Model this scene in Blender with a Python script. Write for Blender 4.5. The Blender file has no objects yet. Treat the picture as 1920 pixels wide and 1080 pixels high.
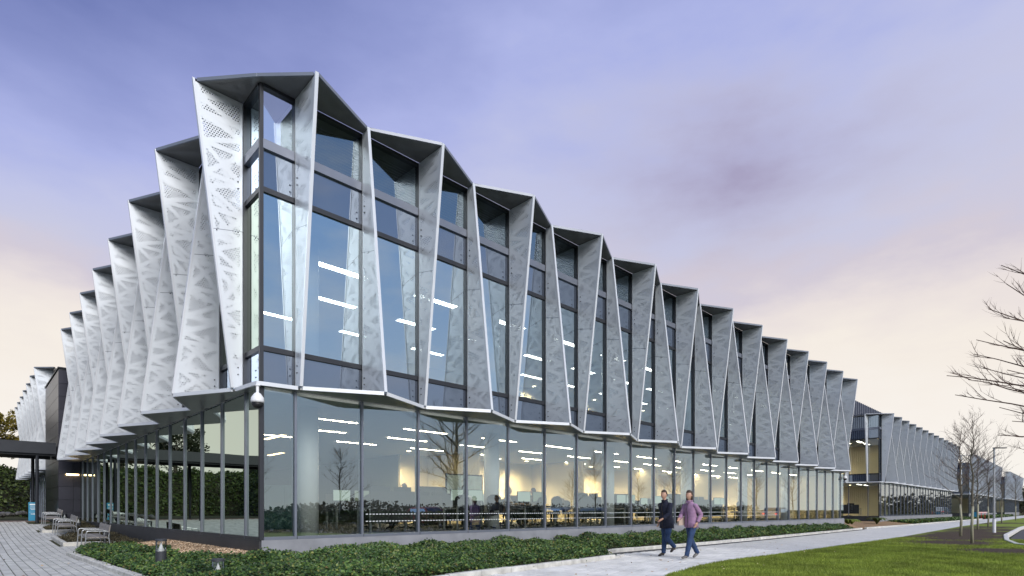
import bpy, bmesh, math, random
import numpy as np
from mathutils import Vector, Matrix

R = math.radians
rng = np.random.default_rng(7)
random.seed(7)
scene = bpy.context.scene
COL = scene.collection

# ------------------------------------------------------------------ camera
CAM_H = 1.25
cam_d = bpy.data.cameras.new("camera")
cam = bpy.data.objects.new("camera", cam_d)
COL.objects.link(cam)
cam.location = (0, 0, CAM_H)
cam.rotation_euler = (R(90), 0, 0)
cam_d.sensor_width = 36
cam_d.lens = 1051.19 / 1920 * 36
cam_d.shift_y = (956.3 - 540) / 1920
cam_d.clip_start = 0.05
cam_d.clip_end = 6000
scene.camera = cam

# frame of the building: x runs along the long facade, y along the short one
TH = 0.798571714
U = Vector((math.sin(TH), math.cos(TH), 0))
V = Vector((-math.cos(TH), math.sin(TH), 0))
C0 = Vector((-4.8832, 10.9034, 0))
ROT = math.atan2(U.y, U.x)
MLOC = Matrix.Translation(C0) @ Matrix.Rotation(ROT, 4, 'Z')


def W(x, y, z=0.0):
    return MLOC @ Vector((x, y, z))


# ------------------------------------------------------------------ sky and sun
def lin(r, g, b):
    f = lambda c: (c / 255 / 12.92) if c / 255 <= 0.04045 else ((c / 255 + 0.055) / 1.055) ** 2.4
    return (f(r), f(g), f(b), 1)


SUN_DIR = ((-0.25 * U - 0.965 * V).normalized() * math.cos(R(32)) + Vector((0, 0, math.sin(R(32))))).normalized()


def make_world():
    w = bpy.data.worlds.new("World")
    scene.world = w
    w.use_nodes = True
    nt = w.node_tree
    N, L = nt.nodes, nt.links
    N.clear()
    out = N.new('ShaderNodeOutputWorld')
    tc = N.new('ShaderNodeTexCoord')
    sep = N.new('ShaderNodeSeparateXYZ')
    L.new(tc.outputs['Generated'], sep.inputs[0])
    # clouds: stretched noise on the sky vault
    dv = N.new('ShaderNodeVectorMath'); dv.operation = 'MULTIPLY'
    dv.inputs[1].default_value = (1.0, 1.0, 2.6)
    L.new(tc.outputs['Generated'], dv.inputs[0])
    n1 = N.new('ShaderNodeTexNoise'); n1.inputs['Scale'].default_value = 2.1
    n1.inputs['Detail'].default_value = 5; n1.inputs['Roughness'].default_value = 0.5
    n1.inputs['Distortion'].default_value = 0.35
    L.new(dv.outputs[0], n1.inputs['Vector'])
    n2 = N.new('ShaderNodeTexNoise'); n2.inputs['Scale'].default_value = 5.5
    n2.inputs['Detail'].default_value = 6; n2.inputs['Roughness'].default_value = 0.55
    L.new(dv.outputs[0], n2.inputs['Vector'])

    def math_(op, a, b=None, clamp=False):
        m = N.new('ShaderNodeMath'); m.operation = op; m.use_clamp = clamp
        for i, v in enumerate((a, b)):
            if v is None:
                continue
            if isinstance(v, (int, float)):
                m.inputs[i].default_value = v
            else:
                L.new(v, m.inputs[i])
        return m.outputs[0]

    # elevation, disturbed a little by the clouds so the bands break up
    z = math_('MAXIMUM', sep.outputs['Z'], 0.0)
    d1 = math_('MULTIPLY', math_('SUBTRACT', n1.outputs['Fac'], 0.5), 0.20)
    d2 = math_('MULTIPLY', math_('SUBTRACT', n2.outputs['Fac'], 0.5), 0.20)
    # the sky deepens towards the west (minus X): the whole side, not a patch
    dx = math_('MULTIPLY', math_('MULTIPLY', math_('MINIMUM', sep.outputs['X'], 0.0), math_('SUBTRACT', z, 0.29, clamp=True)), -2.0)
    zz = math_('ADD', math_('ADD', math_('ADD', z, d1), d2), dx, clamp=True)
    ramp = N.new('ShaderNodeValToRGB')
    L.new(zz, ramp.inputs[0])
    stops = [(0.0, (255, 251, 244)), (0.13, (255, 248, 240)), (0.21, (252, 243, 233)), (0.28, (241, 231, 228)), (0.35, (217, 209, 221)),
             (0.43, (206, 207, 232)), (0.53, (199, 203, 237)), (0.63, (178, 186, 236)), (0.76, (151, 161, 216)), (1.0, (100, 114, 176))]
    el = ramp.color_ramp.elements
    el[0].position, el[0].color = stops[0][0], lin(*stops[0][1])
    el[1].position, el[1].color = stops[-1][0], lin(*stops[-1][1])
    for p, c in stops[1:-1]:
        e = el.new(p); e.color = lin(*c)
    # away from the glow the sky is clearer and bluer, with pale broken cloud
    eramp = N.new('ShaderNodeValToRGB')
    L.new(z, eramp.inputs[0])
    ee = eramp.color_ramp.elements
    ee[0].position, ee[0].color = 0.0, lin(236, 232, 224)
    ee[1].position, ee[1].color = 0.75, lin(112, 150, 214)
    for p, c in ((0.10, (214, 220, 228)), (0.24, (190, 208, 234)), (0.42, (156, 186, 230))):
        e = ee.new(p); e.color = lin(*c)
    cm = N.new('ShaderNodeMapRange'); cm.inputs['From Min'].default_value = 0.46; cm.inputs['From Max'].default_value = 0.68
    cm.inputs['To Max'].default_value = 0.55
    L.new(n2.outputs['Fac'], cm.inputs['Value'])
    ec = N.new('ShaderNodeMix'); ec.data_type = 'RGBA'
    L.new(cm.outputs[0], ec.inputs['Factor']); L.new(eramp.outputs['Color'], ec.inputs['A'])
    ec.inputs['B'].default_value = lin(226, 224, 230)
    ef = N.new('ShaderNodeMapRange'); ef.interpolation_type = 'SMOOTHSTEP'
    ef.inputs['From Min'].default_value = 0.62; ef.inputs['From Max'].default_value = -0.05
    L.new(sep.outputs['Y'], ef.inputs['Value'])
    em = N.new('ShaderNodeMix'); em.data_type = 'RGBA'
    L.new(ef.outputs[0], em.inputs['Factor']); L.new(ramp.outputs['Color'], em.inputs['A']); L.new(ec.outputs['Result'], em.inputs['B'])
    # a darker mauve cloud bank standing over the long facade
    nrm = Vector((0.32, 0.80, 0.485)).normalized()
    df = N.new('ShaderNodeVectorMath'); df.operation = 'SUBTRACT'
    df.inputs[1].default_value = nrm
    L.new(tc.outputs['Generated'], df.inputs[0])
    sc = N.new('ShaderNodeVectorMath'); sc.operation = 'MULTIPLY'
    sc.inputs[1].default_value = (2.8, 2.8, 6.6)
    L.new(df.outputs[0], sc.inputs[0])
    ln = N.new('ShaderNodeVectorMath'); ln.operation = 'LENGTH'
    L.new(sc.outputs[0], ln.inputs[0])
    bl = math_('SUBTRACT', 1.0, math_('ADD', ln.outputs['Value'], math_('MULTIPLY', math_('SUBTRACT', n2.outputs['Fac'], 0.5), 1.2)), clamp=True)
    sm = math_('MULTIPLY', math_('MULTIPLY', bl, bl), 0.8)
    mx = N.new('ShaderNodeMix'); mx.data_type = 'RGBA'
    L.new(sm, mx.inputs['Factor'])
    L.new(em.outputs['Result'], mx.inputs['A'])
    mx.inputs['B'].default_value = lin(165, 156, 188)
    # the clear daylight sky behind the cloud cover
    sky = N.new('ShaderNodeTexSky'); sky.sky_type = 'NISHITA'; sky.sun_disc = False
    sky.sun_elevation = R(32)
    sky.sun_rotation = math.atan2(SUN_DIR.x, SUN_DIR.y)
    b1 = N.new('ShaderNodeBackground'); b1.inputs['Strength'].default_value = 0.05
    L.new(sky.outputs[0], b1.inputs['Color'])
    b2 = N.new('ShaderNodeBackground'); b2.inputs['Strength'].default_value = 1.0
    L.new(mx.outputs['Result'], b2.inputs['Color'])
    ms = N.new('ShaderNodeMixShader'); ms.inputs[0].default_value = 0.93
    L.new(b1.outputs[0], ms.inputs[1]); L.new(b2.outputs[0], ms.inputs[2])
    L.new(ms.outputs[0], out.inputs['Surface'])


make_world()
sun_d = bpy.data.lights.new("sun", 'SUN')
sun_d.energy = 3.35
sun_d.angle = R(38)
sun_d.color = (1.0, 0.95, 0.90)
sun = bpy.data.objects.new("sun", sun_d)
COL.objects.link(sun)
sun.rotation_euler = (-SUN_DIR).to_track_quat('-Z', 'Y').to_euler()
sun.location = (30, -30, 40)

scene.view_settings.view_transform = 'Standard'
scene.view_settings.look = 'None'
scene.view_settings.exposure = 0.0
scene.view_settings.gamma = 1.0
scene.view_settings.use_curve_mapping = False
scene.render.engine = 'CYCLES'
scene.cycles.max_bounces = 8
scene.cycles.diffuse_bounces = 3
scene.cycles.glossy_bounces = 4
scene.cycles.transparent_max_bounces = 24
scene.cycles.sample_clamp_indirect = 6
scene.cycles.caustics_reflective = False
scene.cycles.caustics_refractive = False
scene.cycles.use_denoising = True


# ------------------------------------------------------------------ materials
def new_mat(name):
    m = bpy.data.materials.new(name)
    m.use_nodes = True
    nt = m.node_tree
    nt.nodes.clear()
    out = nt.nodes.new('ShaderNodeOutputMaterial')
    return m, nt, out


def plain(name, col, rough=0.6, metal=0.0, var=0.12, scale=6.0, bump=0.0, bscale=40.0, spec=0.5, island=0.0):
    """principled surface whose own colour wanders a little (grain, wear)"""
    m, nt, out = new_mat(name)
    N, L = nt.nodes, nt.links
    b = N.new('ShaderNodeBsdfPrincipled')
    b.inputs['Roughness'].default_value = rough
    b.inputs['Metallic'].default_value = metal
    b.inputs['Specular IOR Level'].default_value = spec
    tc = N.new('ShaderNodeTexCoord')
    n = N.new('ShaderNodeTexNoise'); n.inputs['Scale'].default_value = scale
    n.inputs['Detail'].default_value = 4
    L.new(tc.outputs['Object'], n.inputs['Vector'])
    mr = N.new('ShaderNodeMapRange')
    mr.inputs['From Min'].default_value = 0.3; mr.inputs['From Max'].default_value = 0.7
    mr.inputs['To Min'].default_value = 1 - var; mr.inputs['To Max'].default_value = 1 + var
    L.new(n.outputs['Fac'], mr.inputs['Value'])
    fac = mr.outputs[0]
    if island:
        g = N.new('ShaderNodeNewGeometry')
        oi = N.new('ShaderNodeObjectInfo')
        ad = N.new('ShaderNodeMath'); ad.operation = 'ADD'
        L.new(g.outputs['Random Per Island'], ad.inputs[0]); L.new(oi.outputs['Random'], ad.inputs[1])
        fr = N.new('ShaderNodeMath'); fr.operation = 'FRACT'
        L.new(ad.outputs[0], fr.inputs[0])
        m2 = N.new('ShaderNodeMapRange')
        m2.inputs['To Min'].default_value = 1 - island; m2.inputs['To Max'].default_value = 1 + island
        L.new(fr.outputs[0], m2.inputs['Value'])
        mu = N.new('ShaderNodeMath'); mu.operation = 'MULTIPLY'
        L.new(fac, mu.inputs[0]); L.new(m2.outputs[0], mu.inputs[1])
        fac = mu.outputs[0]
    sc = N.new('ShaderNodeVectorMath'); sc.operation = 'SCALE'
    sc.inputs[0].default_value = col[:3]
    L.new(fac, sc.inputs['Scale'])
    L.new(sc.outputs[0], b.inputs['Base Color'])
    if bump:
        n3 = N.new('ShaderNodeTexNoise'); n3.inputs['Scale'].default_value = bscale
        n3.inputs['Detail'].default_value = 5
        L.new(tc.outputs['Object'], n3.inputs['Vector'])
        bp = N.new('ShaderNodeBump'); bp.inputs['Strength'].default_value = bump
        bp.inputs['Distance'].default_value = 0.02
        L.new(n3.outputs['Fac'], bp.inputs['Height'])
        L.new(bp.outputs[0], b.inputs['Normal'])
    L.new(b.outputs[0], out.inputs['Surface'])
    return m


def two_tone(name, c1, c2, scale, lo, hi, rough=0.9, bump=0.3, bscale=60, detail=5, distort=0.0):
    m, nt, out = new_mat(name)
    N, L = nt.nodes, nt.links
    b = N.new('ShaderNodeBsdfPrincipled'); b.inputs['Roughness'].default_value = rough
    b.inputs['Specular IOR Level'].default_value = 0.25
    tc = N.new('ShaderNodeTexCoord')
    n = N.new('ShaderNodeTexNoise'); n.inputs['Scale'].default_value = scale
    n.inputs['Detail'].default_value = detail; n.inputs['Distortion'].default_value = distort
    L.new(tc.outputs['Object'], n.inputs['Vector'])
    r = N.new('ShaderNodeValToRGB')
    r.color_ramp.elements[0].position = lo; r.color_ramp.elements[0].color = (*c1, 1)
    r.color_ramp.elements[1].position = hi; r.color_ramp.elements[1].color = (*c2, 1)
    L.new(n.outputs['Fac'], r.inputs[0])
    n2 = N.new('ShaderNodeTexNoise'); n2.inputs['Scale'].default_value = bscale; n2.inputs['Detail'].default_value = 4
    L.new(tc.outputs['Object'], n2.inputs['Vector'])
    mr = N.new('ShaderNodeMapRange'); mr.inputs['From Min'].default_value = .25; mr.inputs['From Max'].default_value = .75
    mr.inputs['To Min'].default_value = .7; mr.inputs['To Max'].default_value = 1.3
    L.new(n2.outputs['Fac'], mr.inputs['Value'])
    sc = N.new('ShaderNodeVectorMath'); sc.operation = 'SCALE'
    L.new(r.outputs['Color'], sc.inputs[0]); L.new(mr.outputs[0], sc.inputs['Scale'])
    L.new(sc.outputs[0], b.inputs['Base Color'])
    bp = N.new('ShaderNodeBump'); bp.inputs['Strength'].default_value = bump; bp.inputs['Distance'].default_value = 0.03
    L.new(n2.outputs['Fac'], bp.inputs['Height']); L.new(bp.outputs[0], b.inputs['Normal'])
    L.new(b.outputs[0], out.inputs['Surface'])
    return m


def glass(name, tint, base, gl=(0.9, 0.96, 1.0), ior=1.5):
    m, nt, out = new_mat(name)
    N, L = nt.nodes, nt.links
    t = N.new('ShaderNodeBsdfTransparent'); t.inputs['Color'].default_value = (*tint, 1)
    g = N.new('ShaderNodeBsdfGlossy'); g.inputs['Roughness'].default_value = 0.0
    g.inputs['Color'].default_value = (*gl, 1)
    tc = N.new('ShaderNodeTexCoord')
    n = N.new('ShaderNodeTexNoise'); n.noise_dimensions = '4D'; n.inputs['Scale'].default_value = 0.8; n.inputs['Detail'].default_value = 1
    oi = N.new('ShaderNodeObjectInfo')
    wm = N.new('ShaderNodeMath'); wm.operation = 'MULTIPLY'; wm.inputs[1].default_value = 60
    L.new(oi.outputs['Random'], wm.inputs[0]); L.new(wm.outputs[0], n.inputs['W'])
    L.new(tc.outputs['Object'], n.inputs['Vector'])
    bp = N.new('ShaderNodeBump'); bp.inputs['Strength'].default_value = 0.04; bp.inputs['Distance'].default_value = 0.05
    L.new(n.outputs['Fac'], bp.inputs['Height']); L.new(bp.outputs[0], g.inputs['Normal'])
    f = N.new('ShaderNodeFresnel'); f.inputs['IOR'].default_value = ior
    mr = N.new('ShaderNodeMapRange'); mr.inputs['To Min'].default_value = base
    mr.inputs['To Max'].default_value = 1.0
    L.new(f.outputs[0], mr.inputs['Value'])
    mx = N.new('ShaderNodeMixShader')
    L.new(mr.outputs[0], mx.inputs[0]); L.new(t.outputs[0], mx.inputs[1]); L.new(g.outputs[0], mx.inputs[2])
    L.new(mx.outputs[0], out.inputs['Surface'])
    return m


def spandrel(name, col, base):
    m, nt, out = new_mat(name)
    N, L = nt.nodes, nt.links
    t = N.new('ShaderNodeBsdfDiffuse'); t.inputs['Color'].default_value = (*col, 1)
    g = N.new('ShaderNodeBsdfGlossy'); g.inputs['Roughness'].default_value = 0.02
    g.inputs['Color'].default_value = (0.74, 0.85, 1, 1)
    f = N.new('ShaderNodeFresnel'); f.inputs['IOR'].default_value = 1.5
    mr = N.new('ShaderNodeMapRange'); mr.inputs['To Min'].default_value = base; mr.inputs['To Max'].default_value = 1
    L.new(f.outputs[0], mr.inputs['Value'])
    mx = N.new('ShaderNodeMixShader')
    L.new(mr.outputs[0], mx.inputs[0]); L.new(t.outputs[0], mx.inputs[1]); L.new(g.outputs[0], mx.inputs[2])
    L.new(mx.outputs[0], out.inputs['Surface'])
    return m


def perforated(name, base_mat_col, flat, rough=0.36):
    """painted sheet punched with round holes on a hexagonal lattice; the holes are open"""
    m, nt, out = new_mat(name)
    N, L = nt.nodes, nt.links
    tc = N.new('ShaderNodeTexCoord')
    sep = N.new('ShaderNodeSeparateXYZ'); L.new(tc.outputs['Object'], sep.inputs[0])
    cmb = N.new('ShaderNodeCombineXYZ')
    if flat:
        L.new(sep.outputs['X'], cmb.inputs[0]); L.new(sep.outputs['Y'], cmb.inputs[1])
    else:
        a = N.new('ShaderNodeMath'); a.operation = 'ADD'
        L.new(sep.outputs['X'], a.inputs[0]); L.new(sep.outputs['Y'], a.inputs[1])
        L.new(a.outputs[0], cmb.inputs[0]); L.new(sep.outputs['Z'], cmb.inputs[1])
    S = 0.05
    cell = (S, S * math.sqrt(3), 1.0)

    def lattice(off):
        ad = N.new('ShaderNodeVectorMath'); ad.operation = 'ADD'
        ad.inputs[1].default_value = (off[0] + 20 * cell[0], off[1] + 200 * cell[1], 0.5)
        L.new(cmb.outputs[0], ad.inputs[0])
        md = N.new('ShaderNodeVectorMath'); md.operation = 'MODULO'; md.inputs[1].default_value = cell
        L.new(ad.outputs[0], md.inputs[0])
        sb = N.new('ShaderNodeVectorMath'); sb.operation = 'SUBTRACT'
        sb.inputs[1].default_value = (cell[0] / 2, cell[1] / 2, 0.5)
        L.new(md.outputs[0], sb.inputs[0])
        ln = N.new('ShaderNodeVectorMath'); ln.operation = 'LENGTH'
        L.new(sb.outputs[0], ln.inputs[0])
        return ln.outputs['Value']
    mn = N.new('ShaderNodeMath'); mn.operation = 'MINIMUM'
    L.new(lattice((0, 0)), mn.inputs[0]); L.new(lattice((cell[0] / 2, cell[1] / 2)), mn.inputs[1])
    # ragged edge: some holes are not punched
    no = N.new('ShaderNodeTexNoise'); no.inputs['Scale'].default_value = 4.3; no.inputs['Detail'].default_value = 2
    L.new(cmb.outputs[0], no.inputs['Vector'])
    thr = N.new('ShaderNodeMapRange'); thr.inputs['From Min'].default_value = 0.36; thr.inputs['From Max'].default_value = 0.48
    thr.inputs['To Min'].default_value = 0.0; thr.inputs['To Max'].default_value = 0.0148
    L.new(no.outputs['Fac'], thr.inputs['Value'])
    lt = N.new('ShaderNodeMath'); lt.operation = 'LESS_THAN'
    L.new(mn.outputs[0], lt.inputs[0]); L.new(thr.outputs[0], lt.inputs[1])
    b = N.new('ShaderNodeBsdfPrincipled'); b.inputs['Base Color'].default_value = (*base_mat_col, 1)
    b.inputs['Roughness'].default_value = rough
    b.inputs['Metallic'].default_value = 0.2
    t = N.new('ShaderNodeBsdfTransparent')
    mx = N.new('ShaderNodeMixShader')
    L.new(lt.outputs[0], mx.inputs[0]); L.new(b.outputs[0], mx.inputs[1]); L.new(t.outputs[0], mx.inputs[2])
    L.new(mx.outputs[0], out.inputs['Surface'])
    return m


def emitter(name, col, s):
    m, nt, out = new_mat(name)
    e = nt.nodes.new('ShaderNodeEmission')
    e.inputs['Color'].default_value = (*col, 1); e.inputs['Strength'].default_value = s
    nt.links.new(e.outputs[0], out.inputs['Surface'])
    return m


def foliage(name, c1, c2, rough=0.55, trans=0.25, odd=None):
    m, nt, out = new_mat(name)
    N, L = nt.nodes, nt.links
    g = N.new('ShaderNodeNewGeometry')
    r = N.new('ShaderNodeValToRGB')
    r.color_ramp.elements[0].color = (*c1, 1); r.color_ramp.elements[1].color = (*c2, 1)
    if odd:
        for p_, c_ in odd:
            e_ = r.color_ramp.elements.new(p_); e_.color = (*c_, 1)
    L.new(g.outputs['Random Per Island'], r.inputs[0])
    tc = N.new('ShaderNodeTexCoord')
    n = N.new('ShaderNodeTexNoise'); n.inputs['Scale'].default_value = 1.1; n.inputs['Detail'].default_value = 3
    L.new(tc.outputs['Object'], n.inputs['Vector'])
    mr = N.new('ShaderNodeMapRange'); mr.inputs['From Min'].default_value = .3; mr.inputs['From Max'].default_value = .7
    mr.inputs['To Min'].default_value = .65; mr.inputs['To Max'].default_value = 1.35
    L.new(n.outputs['Fac'], mr.inputs['Value'])
    sc = N.new('ShaderNodeVectorMath'); sc.operation = 'SCALE'
    L.new(r.outputs['Color'], sc.inputs[0]); L.new(mr.outputs[0], sc.inputs['Scale'])
    b = N.new('ShaderNodeBsdfPrincipled'); b.inputs['Roughness'].default_value = rough
    b.inputs['Specular IOR Level'].default_value = 0.35
    L.new(sc.outputs[0], b.inputs['Base Color'])
    t = N.new('ShaderNodeBsdfTranslucent'); L.new(sc.outputs[0], t.inputs['Color'])
    mx = N.new('ShaderNodeMixShader'); mx.inputs[0].default_value = trans
    L.new(b.outputs[0], mx.inputs[1]); L.new(t.outputs[0], mx.inputs[2])
    L.new(mx.outputs[0], out.inputs['Surface'])
    return m


WHITE = (0.66, 0.705, 0.75)
M = {}
M['fin'] = plain('fin_paint', WHITE, 0.38, 0.2, 0.06, 0.9)
M['perf'] = perforated('fin_perforated', WHITE, False)
M['perf_flat'] = perforated('canopy_perforated', (0.20, 0.205, 0.21), True)
M['canopy'] = plain('canopy_metal', (0.20, 0.205, 0.21), 0.4, 0.3, 0.05, 1.0)
M['trim'] = plain('white_trim', (0.66, 0.69, 0.73), 0.3, 0.15, 0.03, 2.0)
M['cap'] = plain('roof_cap', (0.19, 0.21, 0.25), 0.4, 0.3, 0.05, 2)
M['soffit'] = plain('soffit_metal', (0.20, 0.21, 0.21), 0.35, 0.5, 0.08, 1.2)
M['mull_dark'] = plain('mullion_dark', (0.035, 0.038, 0.046), 0.4, 0.3, 0.1, 3)
M['mull'] = plain('mullion_silver', (0.21, 0.23, 0.28), 0.38, 0.5, 0.06, 3)
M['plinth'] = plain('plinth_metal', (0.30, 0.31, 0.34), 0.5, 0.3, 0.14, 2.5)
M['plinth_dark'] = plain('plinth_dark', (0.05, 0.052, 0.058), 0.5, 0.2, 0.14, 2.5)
M['glass'] = glass('clear_glass', (0.86, 0.91, 0.88), 0.31, (0.76, 0.91, 1.0))
M['glass_up'] = glass('upper_glass', (0.76, 0.88, 0.92), 0.60, (0.76, 0.91, 1.0))
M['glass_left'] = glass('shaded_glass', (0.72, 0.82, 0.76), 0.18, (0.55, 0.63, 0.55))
M['glass_end'] = glass('end_glass', (0.86, 0.9, 0.86), 0.08)
M['glass_far'] = glass('far_glass', (0.7, 0.78, 0.76), 0.22)
M['span'] = spandrel('spandrel_glass', (0.055, 0.068, 0.095), 0.26)
M['louvre'] = plain('louvre_metal', (0.035, 0.042, 0.056), 0.4, 0.4, 0.05, 2)
M['slab'] = plain('slab_grey', (0.25, 0.26, 0.27), 0.7)
M['ceil'] = plain('ceiling_white', (0.78, 0.78, 0.76), 0.8, 0, 0.02)
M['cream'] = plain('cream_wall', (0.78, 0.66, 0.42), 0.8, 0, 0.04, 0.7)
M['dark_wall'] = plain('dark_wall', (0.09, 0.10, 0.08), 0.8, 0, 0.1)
M['carpet'] = plain('carpet', (0.035, 0.04, 0.045), 0.95, 0, 0.15, 8)
M['column'] = plain('column_white', (0.8, 0.82, 0.82), 0.5, 0, 0.02)
M['strip'] = emitter('light_strip', (1.0, 0.86, 0.62), 42.0)
M['strip_up'] = emitter('light_panel', (1.0, 0.94, 0.82), 12.0)
M['strip_warm'] = emitter('light_strip_warm', (1.0, 0.72, 0.36), 9.0)
M['lamp_glow'] = emitter('downlight_glow', (1.0, 0.82, 0.5), 14.0)
M['clad'] = plain('dark_cladding', (0.045, 0.046, 0.062), 0.32, 0.45, 0.08, 1.5, island=0.15)
M['seam'] = plain('seam_roofing', (0.12, 0.135, 0.18), 0.4, 0.5, 0.07, 1)
M['black'] = plain('black_plastic', (0.012, 0.012, 0.014), 0.45, 0, 0.1, 4)
M['desk'] = plain('desk_dark', (0.04, 0.04, 0.042), 0.5, 0, 0.1, 4)
M['screen'] = emitter('screen_light', (0.70, 0.85, 0.72), 0.55)
M['screen_dim'] = emitter('screen_dim', (0.70, 0.82, 0.62), 0.3)
M['white_paint'] = plain('white_paint', (0.78, 0.79, 0.80), 0.35, 0, 0.03, 3)
M['dark_metal'] = plain('dark_metal', (0.022, 0.026, 0.034), 0.4, 0.3, 0.1, 3)
M['steel'] = plain('galvanised', (0.40, 0.42, 0.44), 0.4, 0.7, 0.1, 6)
M['timber'] = plain('weathered_timber', (0.25, 0.235, 0.22), 0.75, 0, 0.25, 9, 0.3, 60, island=0.2)
M['concrete'] = plain('kerb_concrete', (0.54, 0.53, 0.49), 0.85, 0, 0.22, 5, 0.3, 70, island=0.10)
M['paver'] = plain('paver_grey', (0.51, 0.51, 0.485), 0.8, 0, 0.14, 2.5, 0.25, 90, island=0.12)
M['joint'] = two_tone('mossy_joint', (0.03, 0.028, 0.018), (0.07, 0.075, 0.03), 7, .4, .6)
M['block'] = plain('path_block', (0.70, 0.69, 0.66), 0.8, 0, 0.17, 1.1, 0.2, 90, island=0.07)
M['joint_pale'] = two_tone('sandy_joint', (0.12, 0.115, 0.10), (0.22, 0.21, 0.18), 7, .4, .6)
M['soil'] = two_tone('bed_soil', (0.018, 0.016, 0.010), (0.03, 0.035, 0.014), 5, .4, .6)
M['mulch'] = two_tone('bark_mulch', (0.20, 0.12, 0.065), (0.42, 0.29, 0.17), 40, .35, .65, bump=.8)
M['chip'] = foliage('bark_chip', (0.30, 0.19, 0.11), (0.72, 0.58, 0.42), 0.8, 0.0)
M['ivy'] = foliage('ivy_leaf', (0.016, 0.040, 0.014), (0.19, 0.13, 0.05), 0.40, 0.15, [(0.55, (0.06, 0.12, 0.028)), (0.90, (0.13, 0.20, 0.045)), (0.965, (0.22, 0.24, 0.06))])
M['bank_leaf'] = foliage('bank_leaf', (0.012, 0.026, 0.008), (0.085, 0.12, 0.025), 0.5, 0.2)
M['tree_leaf'] = foliage('tree_leaf', (0.06, 0.055, 0.008), (0.34, 0.26, 0.04), 0.6, 0.3)
M['wood_leaf'] = foliage('wood_leaf', (0.012, 0.022, 0.010), (0.05, 0.06, 0.022), 0.6, 0.2)
M['winter_leaf'] = foliage('winter_leaf', (0.06, 0.06, 0.045), (0.16, 0.14, 0.10), 0.8, 0.2)
M['fern'] = foliage('fern_leaf', (0.05, 0.09, 0.01), (0.16, 0.20, 0.03), 0.5, 0.3)
M['grass_blade'] = foliage('grass_blade', (0.13, 0.19, 0.024), (0.35, 0.42, 0.07), 0.6, 0.3)
M['dry_grass'] = foliage('dry_grass', (0.03, 0.03, 0.018), (0.14, 0.12, 0.07), 0.7, 0.2)
M['asphalt'] = plain('asphalt', (0.06, 0.06, 0.064), 0.85, 0, 0.2, 3, 0.3, 120)
M['bark'] = plain('young_bark', (0.13, 0.115, 0.085), 0.85, 0, 0.25, 12, 0.3, 60)
M['guard'] = plain('pale_trunk', (0.30, 0.29, 0.20), 0.7, 0, 0.15, 9)
M['twig'] = plain('reddish_twig', (0.075, 0.042, 0.035), 0.8, 0, 0.2, 9)
M['blue'] = plain('sign_blue', (0.02, 0.24, 0.42), 0.4, 0, 0.03, 2)
M['paint_white'] = plain('print_white', (0.75, 0.80, 0.82), 0.5, 0, 0.02, 2)
M['tyre'] = plain('tyre', (0.02, 0.02, 0.02), 0.8)
M['car_white'] = plain('car_paint_white', (0.62, 0.64, 0.66), 0.2, 0.1, 0.02)
M['car_red'] = plain('car_paint_red', (0.32, 0.02, 0.02), 0.2, 0.1, 0.02)
M['car_silver'] = plain('car_paint_silver', (0.36, 0.38, 0.40), 0.25, 0.6, 0.02)
M['car_glass'] = spandrel('car_glass', (0.01, 0.012, 0.014), 0.08)
M['tail'] = emitter('tail_light', (1.0, 0.05, 0.03), 2.5)
M['skin'] = plain('skin', (0.48, 0.28, 0.20), 0.5, 0, 0.06, 10)
M['navy'] = plain('navy_cloth', (0.008, 0.011, 0.028), 0.85, 0, 0.2, 14, 0.4, 30)
M['mauve'] = plain('mauve_cloth', (0.32, 0.19, 0.31), 0.85, 0, 0.15, 14, 0.4, 30)
M['jean'] = plain('denim', (0.022, 0.050, 0.125), 0.85, 0, 0.25, 12, 0.4, 40)
M['shoe'] = plain('shoe_leather', (0.03, 0.022, 0.018), 0.6, 0, 0.2, 10)
M['shoe_grey'] = plain('shoe_grey', (0.14, 0.135, 0.13), 0.7, 0, 0.2, 10)
M['hair_brown'] = plain('hair_brown', (0.05, 0.03, 0.018), 0.6, 0, 0.3, 30)
M['hair_dark'] = plain('hair_dark', (0.015, 0.012, 0.01), 0.6, 0, 0.3, 30)
M['hair_grey'] = plain('hair_grey', (0.35, 0.32, 0.28), 0.6, 0, 0.3, 30)
M['lip'] = plain('lip', (0.30, 0.12, 0.10), 0.5)
M['bag'] = plain('bag_cream', (0.45, 0.36, 0.30), 0.7, 0, 0.1, 8)
M['shirt'] = plain('white_shirt', (0.65, 0.68, 0.68), 0.8, 0, 0.06, 8)
M['shirt_tan'] = plain('patterned_shirt', (0.26, 0.20, 0.14), 0.8, 0, 0.5, 30)
M['orange'] = plain('orange_cloth', (0.6, 0.24, 0.02), 0.8, 0, 0.1, 8)
M['tape_red'] = plain('barrier_red', (0.6, 0.04, 0.03), 0.5)
M['clear'] = glass('lantern_glass', (0.93, 0.95, 0.95), 0.06)
M['rock'] = plain('rough_stone', (0.17, 0.165, 0.155), 0.9, 0, 0.3, 6, 0.5, 20)

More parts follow.
